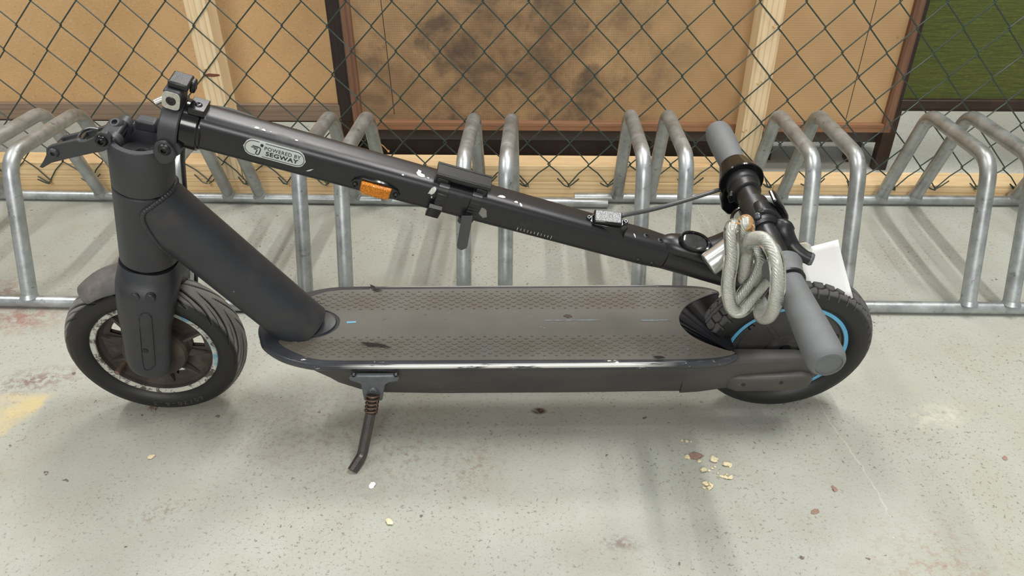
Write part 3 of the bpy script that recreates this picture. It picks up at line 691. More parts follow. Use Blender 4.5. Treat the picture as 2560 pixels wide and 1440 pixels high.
for i, p in enumerate(catmull(tl, 5)):
    f = i / 15; wd = .0068 if f < .85 else .0068 * math.sqrt(max(.02, 1 - ((f - .85) / .15) ** 2)); dd = S_
    R.append([p - dd * wd - T_ * .0008, p + dd * wd - T_ * .0008, p + dd * wd + T_ * .0008, p - dd * wd + T_ * .0008])
g.rings(R); obj('strap_tail', g, plain('dull_black_strap', (66, 66, 70), .45), s2)

# ------------------------------------------------------------------ hinge at the stem foot
HO = SA + V(0, -.006)
g = G().lathe([(-.022, .026), (-.021, .0285), (-.003, .0285), (-.002, .0262), (.001, .0262)], SA + V(0, -.002), SD, 44)
g.box(SA + SD * (-.006) + SU * .0265 + T_ * .004, (.018, .026, .008), Matrix((SD, T_, SU)).transposed())
co1 = part('stem_collar', g, M['gloss'], bevel=.0008)
disc_bolt('bolt', SA + SD * (-.006) + SU * .0305 + T_ * .006, SU, .0042, co1, 'steel', .002)
g = G().lathe([(-.044, .020), (-.044, .0305), (-.0425, .032), (-.0245, .032), (-.023, .0305), (-.023, .024)], HO, SD, 48)
hr = part('hinge_ring', g, M['head'], bevel=0)
rotS = Matrix((SD, T_, SU)).transposed()
g = G().box(HO + SD * (-.034) + SU * .040 + T_ * .004, (.020, .030, .024), rotS)
obj('lug', g, M['head'], hr, bevel=.004, seg=3)
g = G().prism([HO + SD * (-.034 + .0095 * math.copysign(abs(math.cos(q)) ** .5, math.cos(q))) + SU * (.0405 + .0105 * math.copysign(abs(math.sin(q)) ** .5, math.sin(q))) + T_ * .0192 for q in [2 * PI * k / 32 for k in range(32)]], T_ * .0012); lp = obj('lug_plate', g, plain('bare_aluminium_plate', (178, 176, 166), .4, .3, .2, 300), hr)
disc_bolt('pin', HO + SD * (-.034) + SU * .0405 + T_ * .0207, T_, .0054, hr, 'black', .0008)
g = G().box(HO + SD * (-.030) + SU * .0560 + T_ * .0, (.022, .026, .008), rotS); g.box(HO + SD * (-.018) + SU * .051 - T_ * .006, (.006, .012, .014), rotS); obj('latch', g, M['black'], hr, bevel=.002)
g = G().tube([P(388, 256, .010), P(432, 236, .004)], .0036, 12); obj('latch_pin', g, M['chrome'], hr)
# lower mounting lobe
hb = None
for t in (.026, -.026):
    g = G().prism([P(x, y, .026) - T_ * (.026 - t) for x, y in ((392, 352), (405, 343), (418, 341), (430, 352), (440, 366), (446, 380), (440, 394), (425, 401), (408, 400), (396, 386), (388, 370))], T_ * (.010 if t > 0 else -.010))
    q_ = part('hinge_bracket', g, M['head'], bevel=.0025, seg=3); hb = hb or q_
disc_bolt('bolt', P(411, 374, .036), T_, .0072, hb, 'black', .004); disc_bolt('bolt', P(411, 374, .026) - T_ * .062, -T_, .0072, hb, 'black', .004)
g = G().tube([P(430, 372, .03), P(430, 372, .03) - T_ * .06], .010, 20); obj('hinge_barrel', g, M['head'], hb)

# ------------------------------------------------------------------ head tube, folding base
a_top = V(-.8235, .4690); a_s1 = V(-.8425, .4072); a_s2 = V(-.8715, .2905); AXH = (a_s1 - a_s2).normalized(); AXN = Vector((AXH.z, 0, -AXH.x))
L1 = (a_top - a_s1).length
g = G().lathe([(.001, .0335), (.002, .0362), (L1 - .002, .0362), (L1, .0350), (L1, .0285), (L1 - .003, .0262), (L1 - .022, .0245), (L1 - .024, .010), (L1 - .020, .010), (L1 - .020, .006), (L1 - .024, .005)], a_s1, AXH, 56)
fb = part('folding_base', g, M['head'])
g = G()
tp = a_top
rotH = Matrix((AXN, T_, AXH)).transposed()
g.box(tp - T_ * .026 + AXH * .003 - AXN * .004, (.024, .016, .014), rotH); g.box(tp - T_ * .020 + AXH * .001 + AXN * .020, (.016, .020, .012), rotH)
g.box(tp - AXN * .034 + AXH * (-.002), (.020, .040, .014), rotH)
obj('latch_seat', g, M['head'], fb, bevel=.003, seg=3)
g = G(); 
for t in (.018, -.018):
    g.tube([V(-.853, .472, t), V(-.853, .472, t - .012)], .0105, 22)
g.tube([V(-.853, .472, -.03), V(-.853, .472, .02)], .006, 12)
obj('pivot', g, M['head'], fb, bevel=.001)
lev_n = [(232, 347), (240, 336), (252, 331), (266, 334), (276, 344), (278, 358), (272, 372), (258, 379), (230, 384), (180, 395), (152, 402), (128, 408), (106, 421), (98, 418), (108, 403), (115, 388), (115, 372), (126, 366), (160, 358), (192, 350), (199, 354), (212, 355), (222, 351)]
g = G().prism([P(x, y, .024) for x, y in lev_n], -T_ * .006)
lv = part('folding_lever', g, M['head'], bevel=.0008)
lev_f = [(148, 348), (160, 338), (205, 327), (236, 320), (262, 312), (280, 303), (296, 302), (306, 312), (300, 326), (270, 334), (215, 345), (165, 358), (148, 360)]
g = G().prism([P(x, y, -.018) for x, y in lev_f], T_ * .006); obj('far_plate', g, M['head'], lv, bevel=.0008)
for (x, y, r_, m_) in ((254, 352, .0072, 'gloss'), (135, 381, .0060, 'head')): disc_bolt('bolt', P(x, y, .024), T_, r_, lv, m_, .004)
disc_bolt('bolt', P(292, 312, -.012), V(0, .8, .4), .0085, lv, 'head', .006)
g = G().tube([P(135, 381, .022), P(160, 352, -.016)], .0035, 12); g.tube([P(200, 352, .020), P(212, 336, -.014)], .0038, 12); obj('cross_pin', g, M['steel'], lv)
g = G().tube(catmull([P(195, 345, .015), P(205, 330, .008), P(222, 322, .0), P(245, 324, -.004)], 4), .0018, 8); obj('spring_clip', g, M['steel'], lv)

# frame: head tube + down tube
L2 = (a_s1 - a_s2).length
g = G().lathe([(.002, .0345), (.0035, .0362), (L2 - .003, .0362), (L2 - .0015, .0345)], a_s2, AXH, 56)
dt0, dt1 = V(-.822, .352), V(-.693, .160); dd = (dt1 - dt0).normalized(); dn = Vector((-dd.z, 0, dd.x))
def hit(o, rr=.0362):
    x = .08; best = (9, x)
    while x > -.09:
        q = o + dd * x; w_ = q - a_s2; ax_ = w_.dot(AXH); rad = (w_ - AXH * ax_).length
        if rad < best[0]: best = (rad, x)
        if rad < rr: return x
        x -= .0005
    return best[1]
R = []
for k_, (x, r1, r2) in enumerate(((None, .0405, .0352), (.05, .0398, .0357), (.12, .0388, .0365), (.19, .0385, .037), (.235, .0385, .037))):
    ring = []
    for j in range(64):
        o = dt0 + dn * math.cos(2 * PI * j / 64) * r1 + T_ * math.sin(2 * PI * j / 64) * r2
        ring.append(o + dd * (hit(o, .0345) if x is None else x))
    R.append(ring)
g.rings(R)
frm = part('frame', g, M['frame'])
bead = []
for k in range(48):
    th = 2 * PI * k / 48; o = dt0 + dn * math.cos(th) * .0405 + T_ * math.sin(th) * .0352
    bead.append(o + dd * hit(o))
g = G().tube(catmull(bead, 6, True), .0034, 10, closed=True, mod=lambda th, L: 1 + .12 * math.sin(L * 2 * PI / .0038)); part('weld_bead', g, M['frame'], frm, ang=80)
for c_, ax_ in ((a_s1, AXH), (a_s2, AXH)):
    g = G().lathe([(-.003, .034), (.003, .034)], c_, ax_, 40); part('headset_seal', g, M['gloss'])

# ------------------------------------------------------------------ front wheel
def wheel_matrix(c, psi, th):
    """wheel frame (x forward, y axle away from camera, z up) expressed in the scooter frame"""
    W_ = Matrix.Rotation(psi, 4, 'Z') @ Matrix.Rotation(th, 4, 'X'); S0 = Matrix.Rotation(PS, 4, 'Z') @ Matrix.Rotation(TH, 4, 'X')
    return Matrix.Translation(c) @ (S0.inverted() @ W_)
PROF = [(.0865, -.0185), (.0880, -.0215), (.0925, -.0265), (.099, -.0297), (.106, -.0300), (.112, -.0285), (.1165, -.0245), (.1190, -.0215), (.1207, -.0180), (.1222, -.0140), (.1234, -.0095), (.1241, -.0048), (.1245, 0)]
PROF = PROF + [(r, -y) for r, y in reversed(PROF[:-1])]
def tyre(name, groove, m, parent, N_=900, dens=5):
    prof = []
    for i in range(len(PROF) - 1):
        a, b = PROF[i], PROF[i + 1]; n = dens if a[0] > .110 or b[0] > .110 else 1
        for k in range(n): prof.append((a[0] + (b[0] - a[0]) * k / n, a[1] + (b[1] - a[1]) * k / n))
    prof.append(PROF[-1]); R = []; att = []
    for i in range(N_):
        ph = 2 * PI * i / N_; ring = []
        for r, y in prof:
            d = groove(ph, y / .027) if r > .1125 else 0
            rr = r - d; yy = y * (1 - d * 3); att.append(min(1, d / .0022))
            ring.append(Vector((rr * math.cos(ph), yy, rr * math.sin(ph))))
        R.append(ring)
    g = G(); g.rings(R, closed=True, cap=False, wrap=False); o = obj(name, g, m, parent, ang=180)
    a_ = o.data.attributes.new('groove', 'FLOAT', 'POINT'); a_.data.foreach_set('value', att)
    return o
def sst(x): x = max(0, min(1, x)); return x * x * (3 - 2 * x)
def gr_front(ph, v):
    n = 17; av = abs(v)
    if av < .07 or av > 1.08: return 0
    x = (ph * n / (2 * PI) + 2.0 * av + (.5 if v > 0 else 0)) % 1.0
    w_ = .30 * min(1, (1.1 - av) * 2.5, (av - .05) * 6)
    d1 = sst((w_ / 2 - abs(x - .5)) / .05 + .3) if w_ > 0 else 0
    x2 = (x + .5) % 1.0; w2 = .16 * max(0, 1 - abs(av - .72) / .26); d2 = sst((w2 / 2 - abs(x2 - .5)) / .05 + .2) if w2 > .01 else 0
    return .0034 * max(d1, d2)
def gr_rear(ph, v):
    n = 46; av = abs(v); u = ph * n / (2 * PI); d = 0
    if av > 1.08: return 0
    if av > .66: d = max(d, .7 * sst((.07 - abs((u % 1.0) - .5)) / .04 + .5))
    if .16 < av < .60: d = max(d, sst((.10 - abs(((u + .5 + .35 * av) % 1.0) - .5)) / .05 + .5))
    d = max(d, sst((.035 - abs(av - .63 - .045 * math.sin(u * 2 * PI))) / .02 + .5), .9 * sst((.03 - abs(av - .13 - .02 * math.sin(u * 2 * PI))) / .02 + .5))
    return .0024 * d
cf = V(-.9118, .1243, -.0037)
wf = part('front_wheel', G(), M['brown_rim']) if False else None
def rim_front():
    g = G(); n = 90
    # outer dish and hub side faces on the camera side (y negative) as a disc with windows
    def P3(r, y, a): return Vector((r * math.cos(a), y, r * math.sin(a)))
    wins = [math.radians(145.5 + 72 * k) for k in range(5)]
    def inwin(a):
        return any(abs((a - w_ + PI) % (2 * PI) - PI) < math.radians(11) for w_ in wins)
    rs = [(.0795, -.019), (.0785, -.012), (.074, -.006), (.066, -.0035), (.0485, -.0035), (.046, -.008), (.0455, -.020), (.043, -.0255), (.034, -.028), (.015, -.029)]
    for i in range(n):
        a0, a1 = 2 * PI * i / n, 2 * PI * (i + 1) / n
        for k in range(len(rs) - 1):
            if k == 3 and inwin((a0 + a1) / 2): continue
            for sgn in (1, -1):
                (r0, y0), (r1, y1) = rs[k], rs[k + 1]
                if sgn < 0 and k >= 4: y0, y1 = max(y0, -.006), max(y1, -.006)
                if sgn < 0 and k < 3: y0, y1 = max(y0, -.014), max(y1, -.014)
                g.add([P3(r0, y0 * sgn, a0), P3(r0, y0 * sgn, a1), P3(r1, y1 * sgn, a1), P3(r1, y1 * sgn, a0)], [(0, 1, 2, 3)] if sgn > 0 else [(3, 2, 1, 0)])
        if inwin((a0 + a1) / 2):
            for r in (.066, .0485): g.add([P3(r, -.0035, a0), P3(r, -.0035, a1), P3(r, .0035, a1), P3(r, .0035, a0)], [(0, 1, 2, 3)])
    for w_ in wins:
        for s_ in (-1, 1):
            a = w_ + s_ * math.radians(17); R3 = Matrix.Rotation(-a, 3, 'Y')
            for sgn in (1,):
                v = [R3 @ Vector(p) for p in ((.044, -.006 * sgn, -.0028), (.044, -.006 * sgn, .0028), (.077, -.006 * sgn, .0028), (.077, -.006 * sgn, -.0028), (.044, -.0165 * sgn, -.002), (.044, -.0165 * sgn, .002), (.077, -.009 * sgn, .002), (.077, -.009 * sgn, -.002))]
                g.add(v, [(0, 1, 2, 3), (4, 7, 6, 5), (0, 4, 5, 1), (2, 6, 7, 3), (0, 3, 7, 4), (1, 5, 6, 2)])
    return g
g = rim_front(); wf = part('front_wheel', g, M['brown_rim'], ang=50, fix=False); wf.matrix_local = wheel_matrix(cf, math.radians(4.8), math.radians(7.4))
tyre('tyre', gr_front, M['tire_front'], wf)
g = G().lathe([(-.0185, .0795), (-.0205, .0805), (-.0212, .0865), (-.0195, .0885), (-.010, .0885)], (0, 0, 0), (0, 1, 0), 120, cap=False)
g.lathe([(.0185, .0795), (.0205, .0805), (.0212, .0865), (.0195, .0885), (.010, .0885)], (0, 0, 0), (0, 1, 0), 120, cap=False)
obj('rim_lip', g, M['lip'], wf)['label'] = 'scraped whitish rim lip with blue remnants'
a = math.radians(-152); vc = Vector((.062 * math.cos(a), -.004, .062 * math.sin(a)))
g = G().lathe([(0, .0055), (.003, .0055), (.004, .0035), (.018, .0035), (.019, .0042), (.026, .0042), (.027, .003), (.0262, .0012)], vc, Vector((-.25, -1, -.1)), 16); obj('valve_stem', g, plain('dusty_valve', (120, 104, 90), .5, .4), wf)
# raised size marking on the sidewall
def side_map(ang0):
    def f(x, y, z):
        rr = .1020 + y * 1.0 - .0; a = ang0 - x / .102
        yy = -(.0297 + z)
        return Vector(((.1020 - y * -1) * math.cos(a), yy, (.1020 + y) * math.sin(a)))
    return f
def sidewall_text(parent, txt, ang_c, size):
    n = len(txt)
    for i, ch in enumerate(txt):
        if ch == ' ': continue
        x = (i - (n - 1) / 2) * size * .78; ac = ang_c - x / .102
        er = Vector((math.cos(ac), 0, math.sin(ac))); et = Vector((math.sin(ac), 0, -math.cos(ac)))
        def mp(a, b, z, er=er, et=et): return er * (.1020 + b) + et * a + Vector((0, -(.0292 + z * 1.0), 0))
        text_part(ch, size, parent, mp, M['tyre_text'], .0003, 1.1, 'sidewall_digit', .0008)
M['tyre_text'] = plain('embossed_rubber', (58, 58, 58), .5)
sidewall_text(wf, '60/70-6.5', math.radians(-84), .0115)

# fork
g = G()
ax2 = AXH
def sec(s, h, t, r1, r2, ax=AXN): return (V(s, h, t), ax.normalized(), T_.copy(), r1, r2)
near = [sec(-.8718, .2895, .000, .0360, .0360), sec(-.8745, .276, .003, .0385, .0400), sec(-.8775, .262, .012, .0395, .0400), sec(-.881, .244, .026, .0375, .0310), sec(-.886, .222, .0365, .0350, .0215), sec(-.892, .198, .040, .0325, .0175), sec(-.8985, .170, .0415, .0315, .0165), sec(-.905, .142, .0425, .0305, .0160), sec(-.909, .124, .043, .0270, .0155), sec(-.911, .113, .043, .0185, .0130), sec(-.912, .1075, .043, .006, .006)]
smooth_loft(g, near, 40, 5, 2.5)
far = [(Vector((c.x, -c.y, c.z)), a, b, r1, r2) for c, a, b, r1, r2 in near]
smooth_loft(g, far, 40, 5, 2.5)
fork = part('fork', g, M['frame'], ang=60)
def fork_pt(x, y, t): return P(x, y, t)
for (x, y, r_) in ((337, 745, .0058), (374, 747, .0062)):
    obj('screw_cap', G().lathe([(-.006, r_), (-.0002, r_), (.0003, r_ * .9), (.0003, r_ * .3), (.0004, .0002)], P(x, y, .0528), T_, 24), M['frame'], fork)
g = G().lathe([(0, .0042), (.0006, .0042), (.0006, .001)], P(363, 877, .0578), T_, 16); obj('screw_hole', g, M['gloss'], fork)
g = G(); ol = []
for i in range(11): ol.append(P(362 + 16 * math.cos(PI + PI * i / 10), 800 + 14 * math.sin(PI + PI * i / 10), .0587))
ol += [P(386, 925, .0592), P(366, 930, .0592)]
g.tube([P(347, 800, .0580)] + ol[:11] + [P(387, 915, .0590)], .0007, 6); g.tube(catmull([P(347, 800, .0580), P(357, 912, .0590), P(372, 926, .0590), P(387, 915, .0590)], 5), .0007, 6); obj('cover_seam', g, M['frame'], fork)

# fender
g = G(); R = []
for i in range(22):
    a = math.radians(128 - 64 * i / 21); Rr = .1335 + .014 * (i / 21) ** .8 if i < 14 else .1445; ring = []
    k = min(1, .35 + i * .16)
    for j in range(15):
        y = (j - 7) / 7; r = Rr - .016 * abs(y) ** 2.2 - (.004 if i == 0 else 0); ring.append(Vector((r * math.cos(a), y * .036 * k, r * math.sin(a))))
    R.append(ring)
g.rings(R, cap=False, wrap=False); fd = part('fender', g, plain('dusty_fender', (84, 83, 82), .5, 0, .12, 30, .1, 600, (118, 110, 100), .5, .75, 24), fork); fd.matrix_parent_inverse = Matrix(); fd.matrix_local = wheel_matrix(cf, math.radians(4.8), math.radians(7.4)); fd.modifiers.new('t', 'SOLIDIFY').thickness = .003

# ------------------------------------------------------------------ deck
def mirror(pts): return pts + [(s, -t) for s, t in reversed(pts) if abs(t) > 1e-5]
def smooth2(pts, n=5, closed=True):
    return [(p.x, p.y) for p in catmull([Vector((a, b, 0)) for a, b in pts], n, closed)]
def inset(pts, d):
    n = len(pts); out = []; A = sum(pts[i][0] * pts[(i + 1) % n][1] - pts[(i + 1) % n][0] * pts[i][1] for i in range(n)); sg = 1 if A > 0 else -1
    for i in range(n):
        a, b = pts[i - 1], pts[(i + 1) % n]; t = Vector((b[0] - a[0], b[1] - a[1]));
        t = t.normalized() if t.length > 1e-9 else Vector((1, 0)); out.append((pts[i][0] - t.y * d * sg, pts[i][1] + t.x * d * sg))
    return out
half = [(-.7565, 0), (-.755, .012), (-.750, .0255), (-.7405, .0440), (-.712, .0650), (-.6767, .0775), (-.6436, .0815), (-.56, .0820), (-.384, .0820), (-.20, .0815), (-.130, .0795), (-.100, .0745), (-.086, .0665), (-.0865, .0600), (-.100, .0530), (-.1230, .0415), (-.1420, .0270), (-.1515, .0110), (-.1535, 0)]
out = smooth2(mirror(half), 5)
# mirror() duplicates only off-axis points, keeps a clean loop
g = G(); prof = [(.0045, .1630), (.0015, .1622), (0, .1590), (0, .1560), (.0012, .1525), (.0030, .1500), (.0045, .1490)]
g.rings([[V(s, h, t) for s, t in inset(out, d)] for d, h in prof]); dk = part('deck', g, M['deckedge'], ang=50)
# body below
def body_ring(s, hb, ht, tb, tt):
    r = .006; pts = []
    for sg in (1, -1):
        row = [(tt * sg, ht), ((tt - .0005) * sg, ht - (ht - hb) * .4), ((tb + .0008) * sg, hb + r * 1.4), ((tb - .0015) * sg, hb + .003), ((tb - .006) * sg, hb + .0006), ((tb - .02) * sg, hb)]
        pts += row if sg > 0 else row[::-1]
    return [V(s, h, t) for t, h in pts]
R = [body_ring(s, hb, .1495, tb, tt) for s, hb, tb, tt in ((-.712, .147, .040, .045), (-.69, .1400, .052, .060), (-.665, .1240, .060, .070), (-.64, .1080, .066, .0745), (-.61, .0965, .069, .0755), (-.575, .0905, .070, .0755), (-.50, .0885, .0705, .0755), (-.30, .0885, .0705, .0755), (-.19, .0895, .0700, .0755), (-.155, .0895, .0700, .0752))]
g = G().rings(R); part('body', g, M['deckside'], dk, ang=60)
# rear arms
for sg in (1, -1):
    g = G(); R = []
    for s, h0, h1, t0, t1 in ((-.1565, .0900, .1500, .040, .0746), (-.13, .0915, .1500, .040, .0740), (-.10, .095, .1505, .042, .0715), (-.06, .097, .1510, .043, .0675), (.0, .100, .1500, .043, .0640), (.030, .106, .1440, .043, .0620), (.042, .116, .134, .044, .0600)):
        R.append([V(s, h, t * sg) for h, t in ((h0, t0), (h0, t1 - .005), (h0 + .004, t1 - .0015), ((h0 + h1) / 2, t1), (h1 - .005, t1 - .0015), (h1, t1 - .006), (h1, t0))])
    g.rings(R); part('rear_arm', g, M['deckside'], dk, ang=60)
    g = G(); R = []
    for s, c in ((-.095, .3), (-.090, .75), (-.078, 1), (-.03, 1), (.010, 1), (.022, .75), (.028, .3)):
        hh = .0150 * c; R.append([V(s, .1105 + math.copysign(abs(math.sin(a)) ** .6, math.sin(a)) * hh + (.002 if s > 0 else 0), (.063 + (.0125 * c) * (.6 + .4 * math.cos(a)) if math.cos(a) > 0 else .058) * sg) for a in [2 * PI * k / 20 for k in range(20)]])
    g.rings(R); rc = part('axle_cover', g, M['deckside'], dk, ang=60)
    if sg > 0:
        rc['label'] = 'raised oval axle cover with two screw holes'
        for x, y in ((1858, 961), (1953, 956)):
            g = G().lathe([(0, .0030), (.0012, .0030), (.0012, .0008)], P(x, y, .0745), T_, 14); obj('screw_hole', g, M['gloss'], rc)
# dark wheel-well lining
g = G(); R = []
for k in range(13):
    a = math.radians(-90 + 180 * k / 12); s = -.112 - .038 * math.cos(a); t = .0400 * math.sin(a); R.append([V(s, .1495, t), V(s - .002, .10, t)])
g.rings(R, cap=False, wrap=False); part('wheel_well', g, plain('matt_black_lining', (16, 16, 16), .7), dk)
# rubber mat
mh = [(-.6410, 0), (-.6430, .0105), (-.6540, .0215), (-.6700, .0275), (-.7000, .0295), (-.7175, .0318), (-.7195, .0360), (-.7080, .0470), (-.6785, .0640), (-.6620, .0690), (-.6394, .0715), (-.55, .0725), (-.384, .0728), (-.1996, .0735), (-.130, .0715), (-.100, .0665), (-.0890, .0610), (-.1010, .0560), (-.1232, .0445), (-.1420, .0300), (-.1530, .0120), (-.1550, 0)]
mo = smooth2(mirror(mh), 4)
g = G().rings([[V(s, h, t) for s, t in inset(mo, d)] for d, h in ((0, .1620), (0, .1638), (.0008, .1645))])
def inside(x, y, poly):
    c = False; n = len(poly)
    for i in range(n):
        a, b = poly[i], poly[(i + 1) % n]
        if (a[1] > y) != (b[1] > y) and x < (b[0] - a[0]) * (y - a[1]) / (b[1] - a[1]) + a[0]: c = not c
    return c
mi = inset(mo, .0045)
for sgn in (1, -1):
    for row in range(9):
        t = .0285 + row * .0046; sz = 1.0 if 1 < row < 7 else (.72 if row in (1, 7) else .5)
        for k in range(40):
            s = -.73 + k * .0165 + (.00825 if row % 2 else 0)
            if s > -.11 and row < 1: continue
            if not inside(s, t * sgn, mi): continue
            a, b = .0048 * sz, .0024 * sz
            base_ = [V(s + a * math.copysign(abs(math.cos(q)) ** 1.3, math.cos(q)), .1644, t * sgn + b * math.copysign(abs(math.sin(q)) ** 1.3, math.sin(q))) for q in [PI * i / 4 for i in range(8)]]
            c_ = V(s, .1644, t * sgn); top_ = [c_ + (p - c_) * .72 + H_ * .0011 for p in base_]
            n0 = len(g.v); g.v += [tuple(p) for p in base_ + top_]
            g.f += [(n0 + i, n0 + (i + 1) % 8, n0 + 8 + (i + 1) % 8, n0 + 8 + i) for i in range(8)] + [tuple(n0 + 8 + i for i in range(8))]
mat_ = part('deck_mat', g, M['mat'], dk, ang=25); mat_['label'] = 'dusty brown-grey rubber mat with diamond studs'
def flat(pts, h): return G().add([V(s, h, t) for s, t in pts], [tuple(range(len(pts)))])
def dash(x0, y0, x1, y1, w_, m, name='blue_line'):
    a, b = FPl(x0, y0), FPl(x1, y1); obj(name, flat([(a[0], a[1] - w_), (b[0], b[1] - w_ * .8), (b[0], b[1] + w_ * .8), (a[0], a[1] + w_)], .1649), m, mat_)
def FPl(x, y, h=.1648):
    d = ray(x, y); o = ROOT + UP * h; k = ((o - CAM).dot(UP)) / d.dot(UP); q = CAM + d * k - ROOT; return q.dot(AX), q.dot(NN)
M['blue_faded'] = plain('faded_blue_line', (104, 128, 140), .6, 0, .1, 300, 0, 400, (108, 104, 100), .42, .56, 130)
dash(867, 806, 890, 805, .0021, plain('blue_mark', (98, 152, 182), .5)); dash(1362, 801, 1502, 800, .0011, M['blue_faded']); dash(1602, 801, 1676, 800, .0013, M['blue_faded'])
# tears in the mat
def tear(pts, name='tear'):
    q = [FPl(*p) for p in pts]; obj(name, flat(q, .1668), plain('torn_edge', (28, 24, 22), .9), mat_)
tear([(900, 858), (925, 859), (955, 862), (980, 872), (950, 868), (920, 866)])
tear([(925, 713), (936, 717), (942, 724), (960, 729), (938, 729), (928, 722)])
tear([(1630, 894), (1640, 892), (1655, 893), (1664, 897), (1645, 899)])
g = flat([FPl(1420 + 12 * math.cos(a) * random.uniform(.5, 1.1), 790 + 5 * math.sin(a) * random.uniform(.5, 1.1)) for a in [2 * PI * k / 12 for k in range(12)]], .1652); obj('dirt_spot', g, plain('dark_dirt', (70, 60, 54), .9), mat_)
# rubber foot collar round the down tube
co_ = [(-.7180, 0), (-.7160, .016), (-.705, .0265), (-.685, .0275), (-.662, .0215), (-.650, .0120), (-.6460, 0)]
cl = smooth2(mirror(co_), 5)
g = G().rings([[V(s, h, t) for s, t in inset(cl, d)] for d, h in ((-.001, .1630), (0, .1655), (.004, .1668))])
part('tube_collar', g, M['frame'], dk)

# kickstand
kb = G().prism([P(x, y, .080) for x, y in ((874, 934), (884, 930), (990, 930), (1000, 935), (997, 943), (976, 946), (965, 952), (961, 970), (957, 992), (912, 992), (907, 968), (903, 950), (890, 946), (876, 941))], T_ * .008)
ks = part('kickstand', kb, M['bracket'], bevel=.0022, seg=3)
for x, y in ((884, 938), (990, 938)): disc_bolt('bolt', P(x, y, .087), T_, .0034, ks, 'steel', .002)
disc_bolt('bolt', P(933, 975, .088), T_, .0062, ks, 'bracket', .003)
foot = Vector((-.6155, -.1520, .0235))
k0, k1, k2 = P(933, 985, .088), P(927, 1032, .100), P(905, 1140, .134); k3 = V(-.6190, .0255, .154)
axk = (k2 - k1).normalized()
g = G(); pth = fillet([k1, k2, k3], .02, 6)
def sq(p, t, hw, hd):
    b = (S_ - t * S_.dot(t)).normalized(); n = t.cross(b); c = .35
    return [p + b * x * hw + n * y * hd for x, y in ((-1, -c), (-c, -1), (c, -1), (1, -c), (1, c), (c, 1), (-c, 1), (-1, c))]
R = []
for i, p in enumerate(pth):
    t = ((pth[i + 1] if i < len(pth) - 1 else p) - (pth[i - 1] if i else p)).normalized(); R.append(sq(p, t, .0072, .0072))
g.rings(R); obj('stand_leg', g, M['kick'], ks, ang=30)
g = G().tube([k0, k1], .0062, 16); obj('stand_rod', g, M['kick'], ks)
hx = []
for i in range(150):
    f = i / 149; a = 2 * PI * 5 * f; c = k0.lerp(k1, f); d = (k1 - k0).normalized(); u = S_ - d * S_.dot(d); u.normalize(); w_ = d.cross(u); hx.append(c + (u * math.cos(a) + w_ * math.sin(a)) * .0085)
obj('spring', G().tube(hx, .0013, 8), M['spring'], ks)

# ------------------------------------------------------------------ rear wheel
g = G()
n = 96
rs = [(.0800, -.0175), (.0790, -.0150), (.0700, -.0150), (.0690, -.0165), (.0450, -.0175), (.0300, -.0185), (.0290, -.0215), (.0200, -.0225), (.0190, -.0180), (.008, -.0180)]
for sgn in (1, -1):
    g.lathe([(y * sgn, r) for r, y in rs], (0, 0, 0), (0, 1, 0), n, cap=False)
for k in range(5):
    a = math.radians(17.7 + 72 * k); R3 = Matrix.Rotation(-a - math.radians(36), 3, 'Y')
    v = [R3 @ Vector(p) for p in ((.030, -.016, -.004), (.030, -.016, .004), (.064, -.016, .0025), (.064, -.016, -.0025), (.030, -.0205, -.0035), (.030, -.0205, .0035), (.064, -.0178, .002), (.064, -.0178, -.002))]
    g.add(v, [(0, 1, 2, 3), (4, 7, 6, 5), (0, 4, 5, 1), (2, 6, 7, 3), (0, 3, 7, 4), (1, 5, 6, 2)])
rw = part('rear_wheel', g, M['hub'], ang=50); rw.matrix_local = wheel_matrix(V(0, .1245, 0), math.radians(1.7), math.radians(9.2))
tyre('tyre', gr_rear, M['tire_rear'], rw, 1100, 5)
g = G().lathe([(-.0175, .0795), (-.0202, .0800), (-.0206, .0868), (-.0195, .0885), (-.012, .0885)], (0, 0, 0), (0, 1, 0), 120, cap=False); g.lathe([(.0175, .0795), (.0202, .0800), (.0206, .0868), (.0195, .0885), (.012, .0885)], (0, 0, 0), (0, 1, 0), 120, cap=False)
obj('rim_lip', g, M['gloss'], rw)
g = G().lathe([(-.0206, .0812), (-.0212, .0818), (-.0213, .0862), (-.0208, .0870)], (0, 0, 0), (0, 1, 0), 120, cap=False); obj('rim_stripe', g, M['blue'], rw)['label'] = 'light blue rim stripe'
for k in range(5):
    a = math.radians(17.7 + 62.5 * k); g = G().lathe([(0, .0052), (-.0008, .0050), (-.0010, .0038), (.003, .0034)], (.0712 * math.cos(a), -.0155, .0712 * math.sin(a)), (0, 1, 0), 18, cap=False); obj('bolt_hole', g, M['gloss'], rw)
g = G().lathe([(-.045, .0085), (.045, .0085)], (0, 0, 0), (0, 1, 0), 20); obj('axle', g, M['steel'], rw)

# ------------------------------------------------------------------ handlebar
BC = V(-.0800, .3430, 0)
def bar(t): return BC + V(.0225 * (t + .222) / .472 - .0112 + .003, 0, t)
BD = (bar(.25) - bar(-.22)).normalized()        # towards the camera
def lathe_bar(prof, seg=36, sx=1.0): return G().lathe([((t - 0) , r) for t, r in prof], bar(0), BD, seg, cap=True, sx=sx)
hb_ = part('handlebar', lathe_bar([(-.135, .0110), (-.120, .0150), (.0, .0152), (.100, .0140), (.13, .011)]), M['stem'])
gn_ = part('grip', lathe_bar([(.118, .0150), (.119, .0163), (.150, .0172), (.190, .0193), (.222, .0204), (.240, .0203), (.2455, .0190), (.2485, .0165), (.2490, .0145), (.2475, .0140), (.2475, .0010)]), M['rubber_grip']); gn_['label'] = 'near grey grip'
g = lathe_bar([(.0885, .0150), (.089, .0235), (.0915, .0240), (.094, .0225), (.106, .0200), (.1165, .0190), (.1175, .0160)])
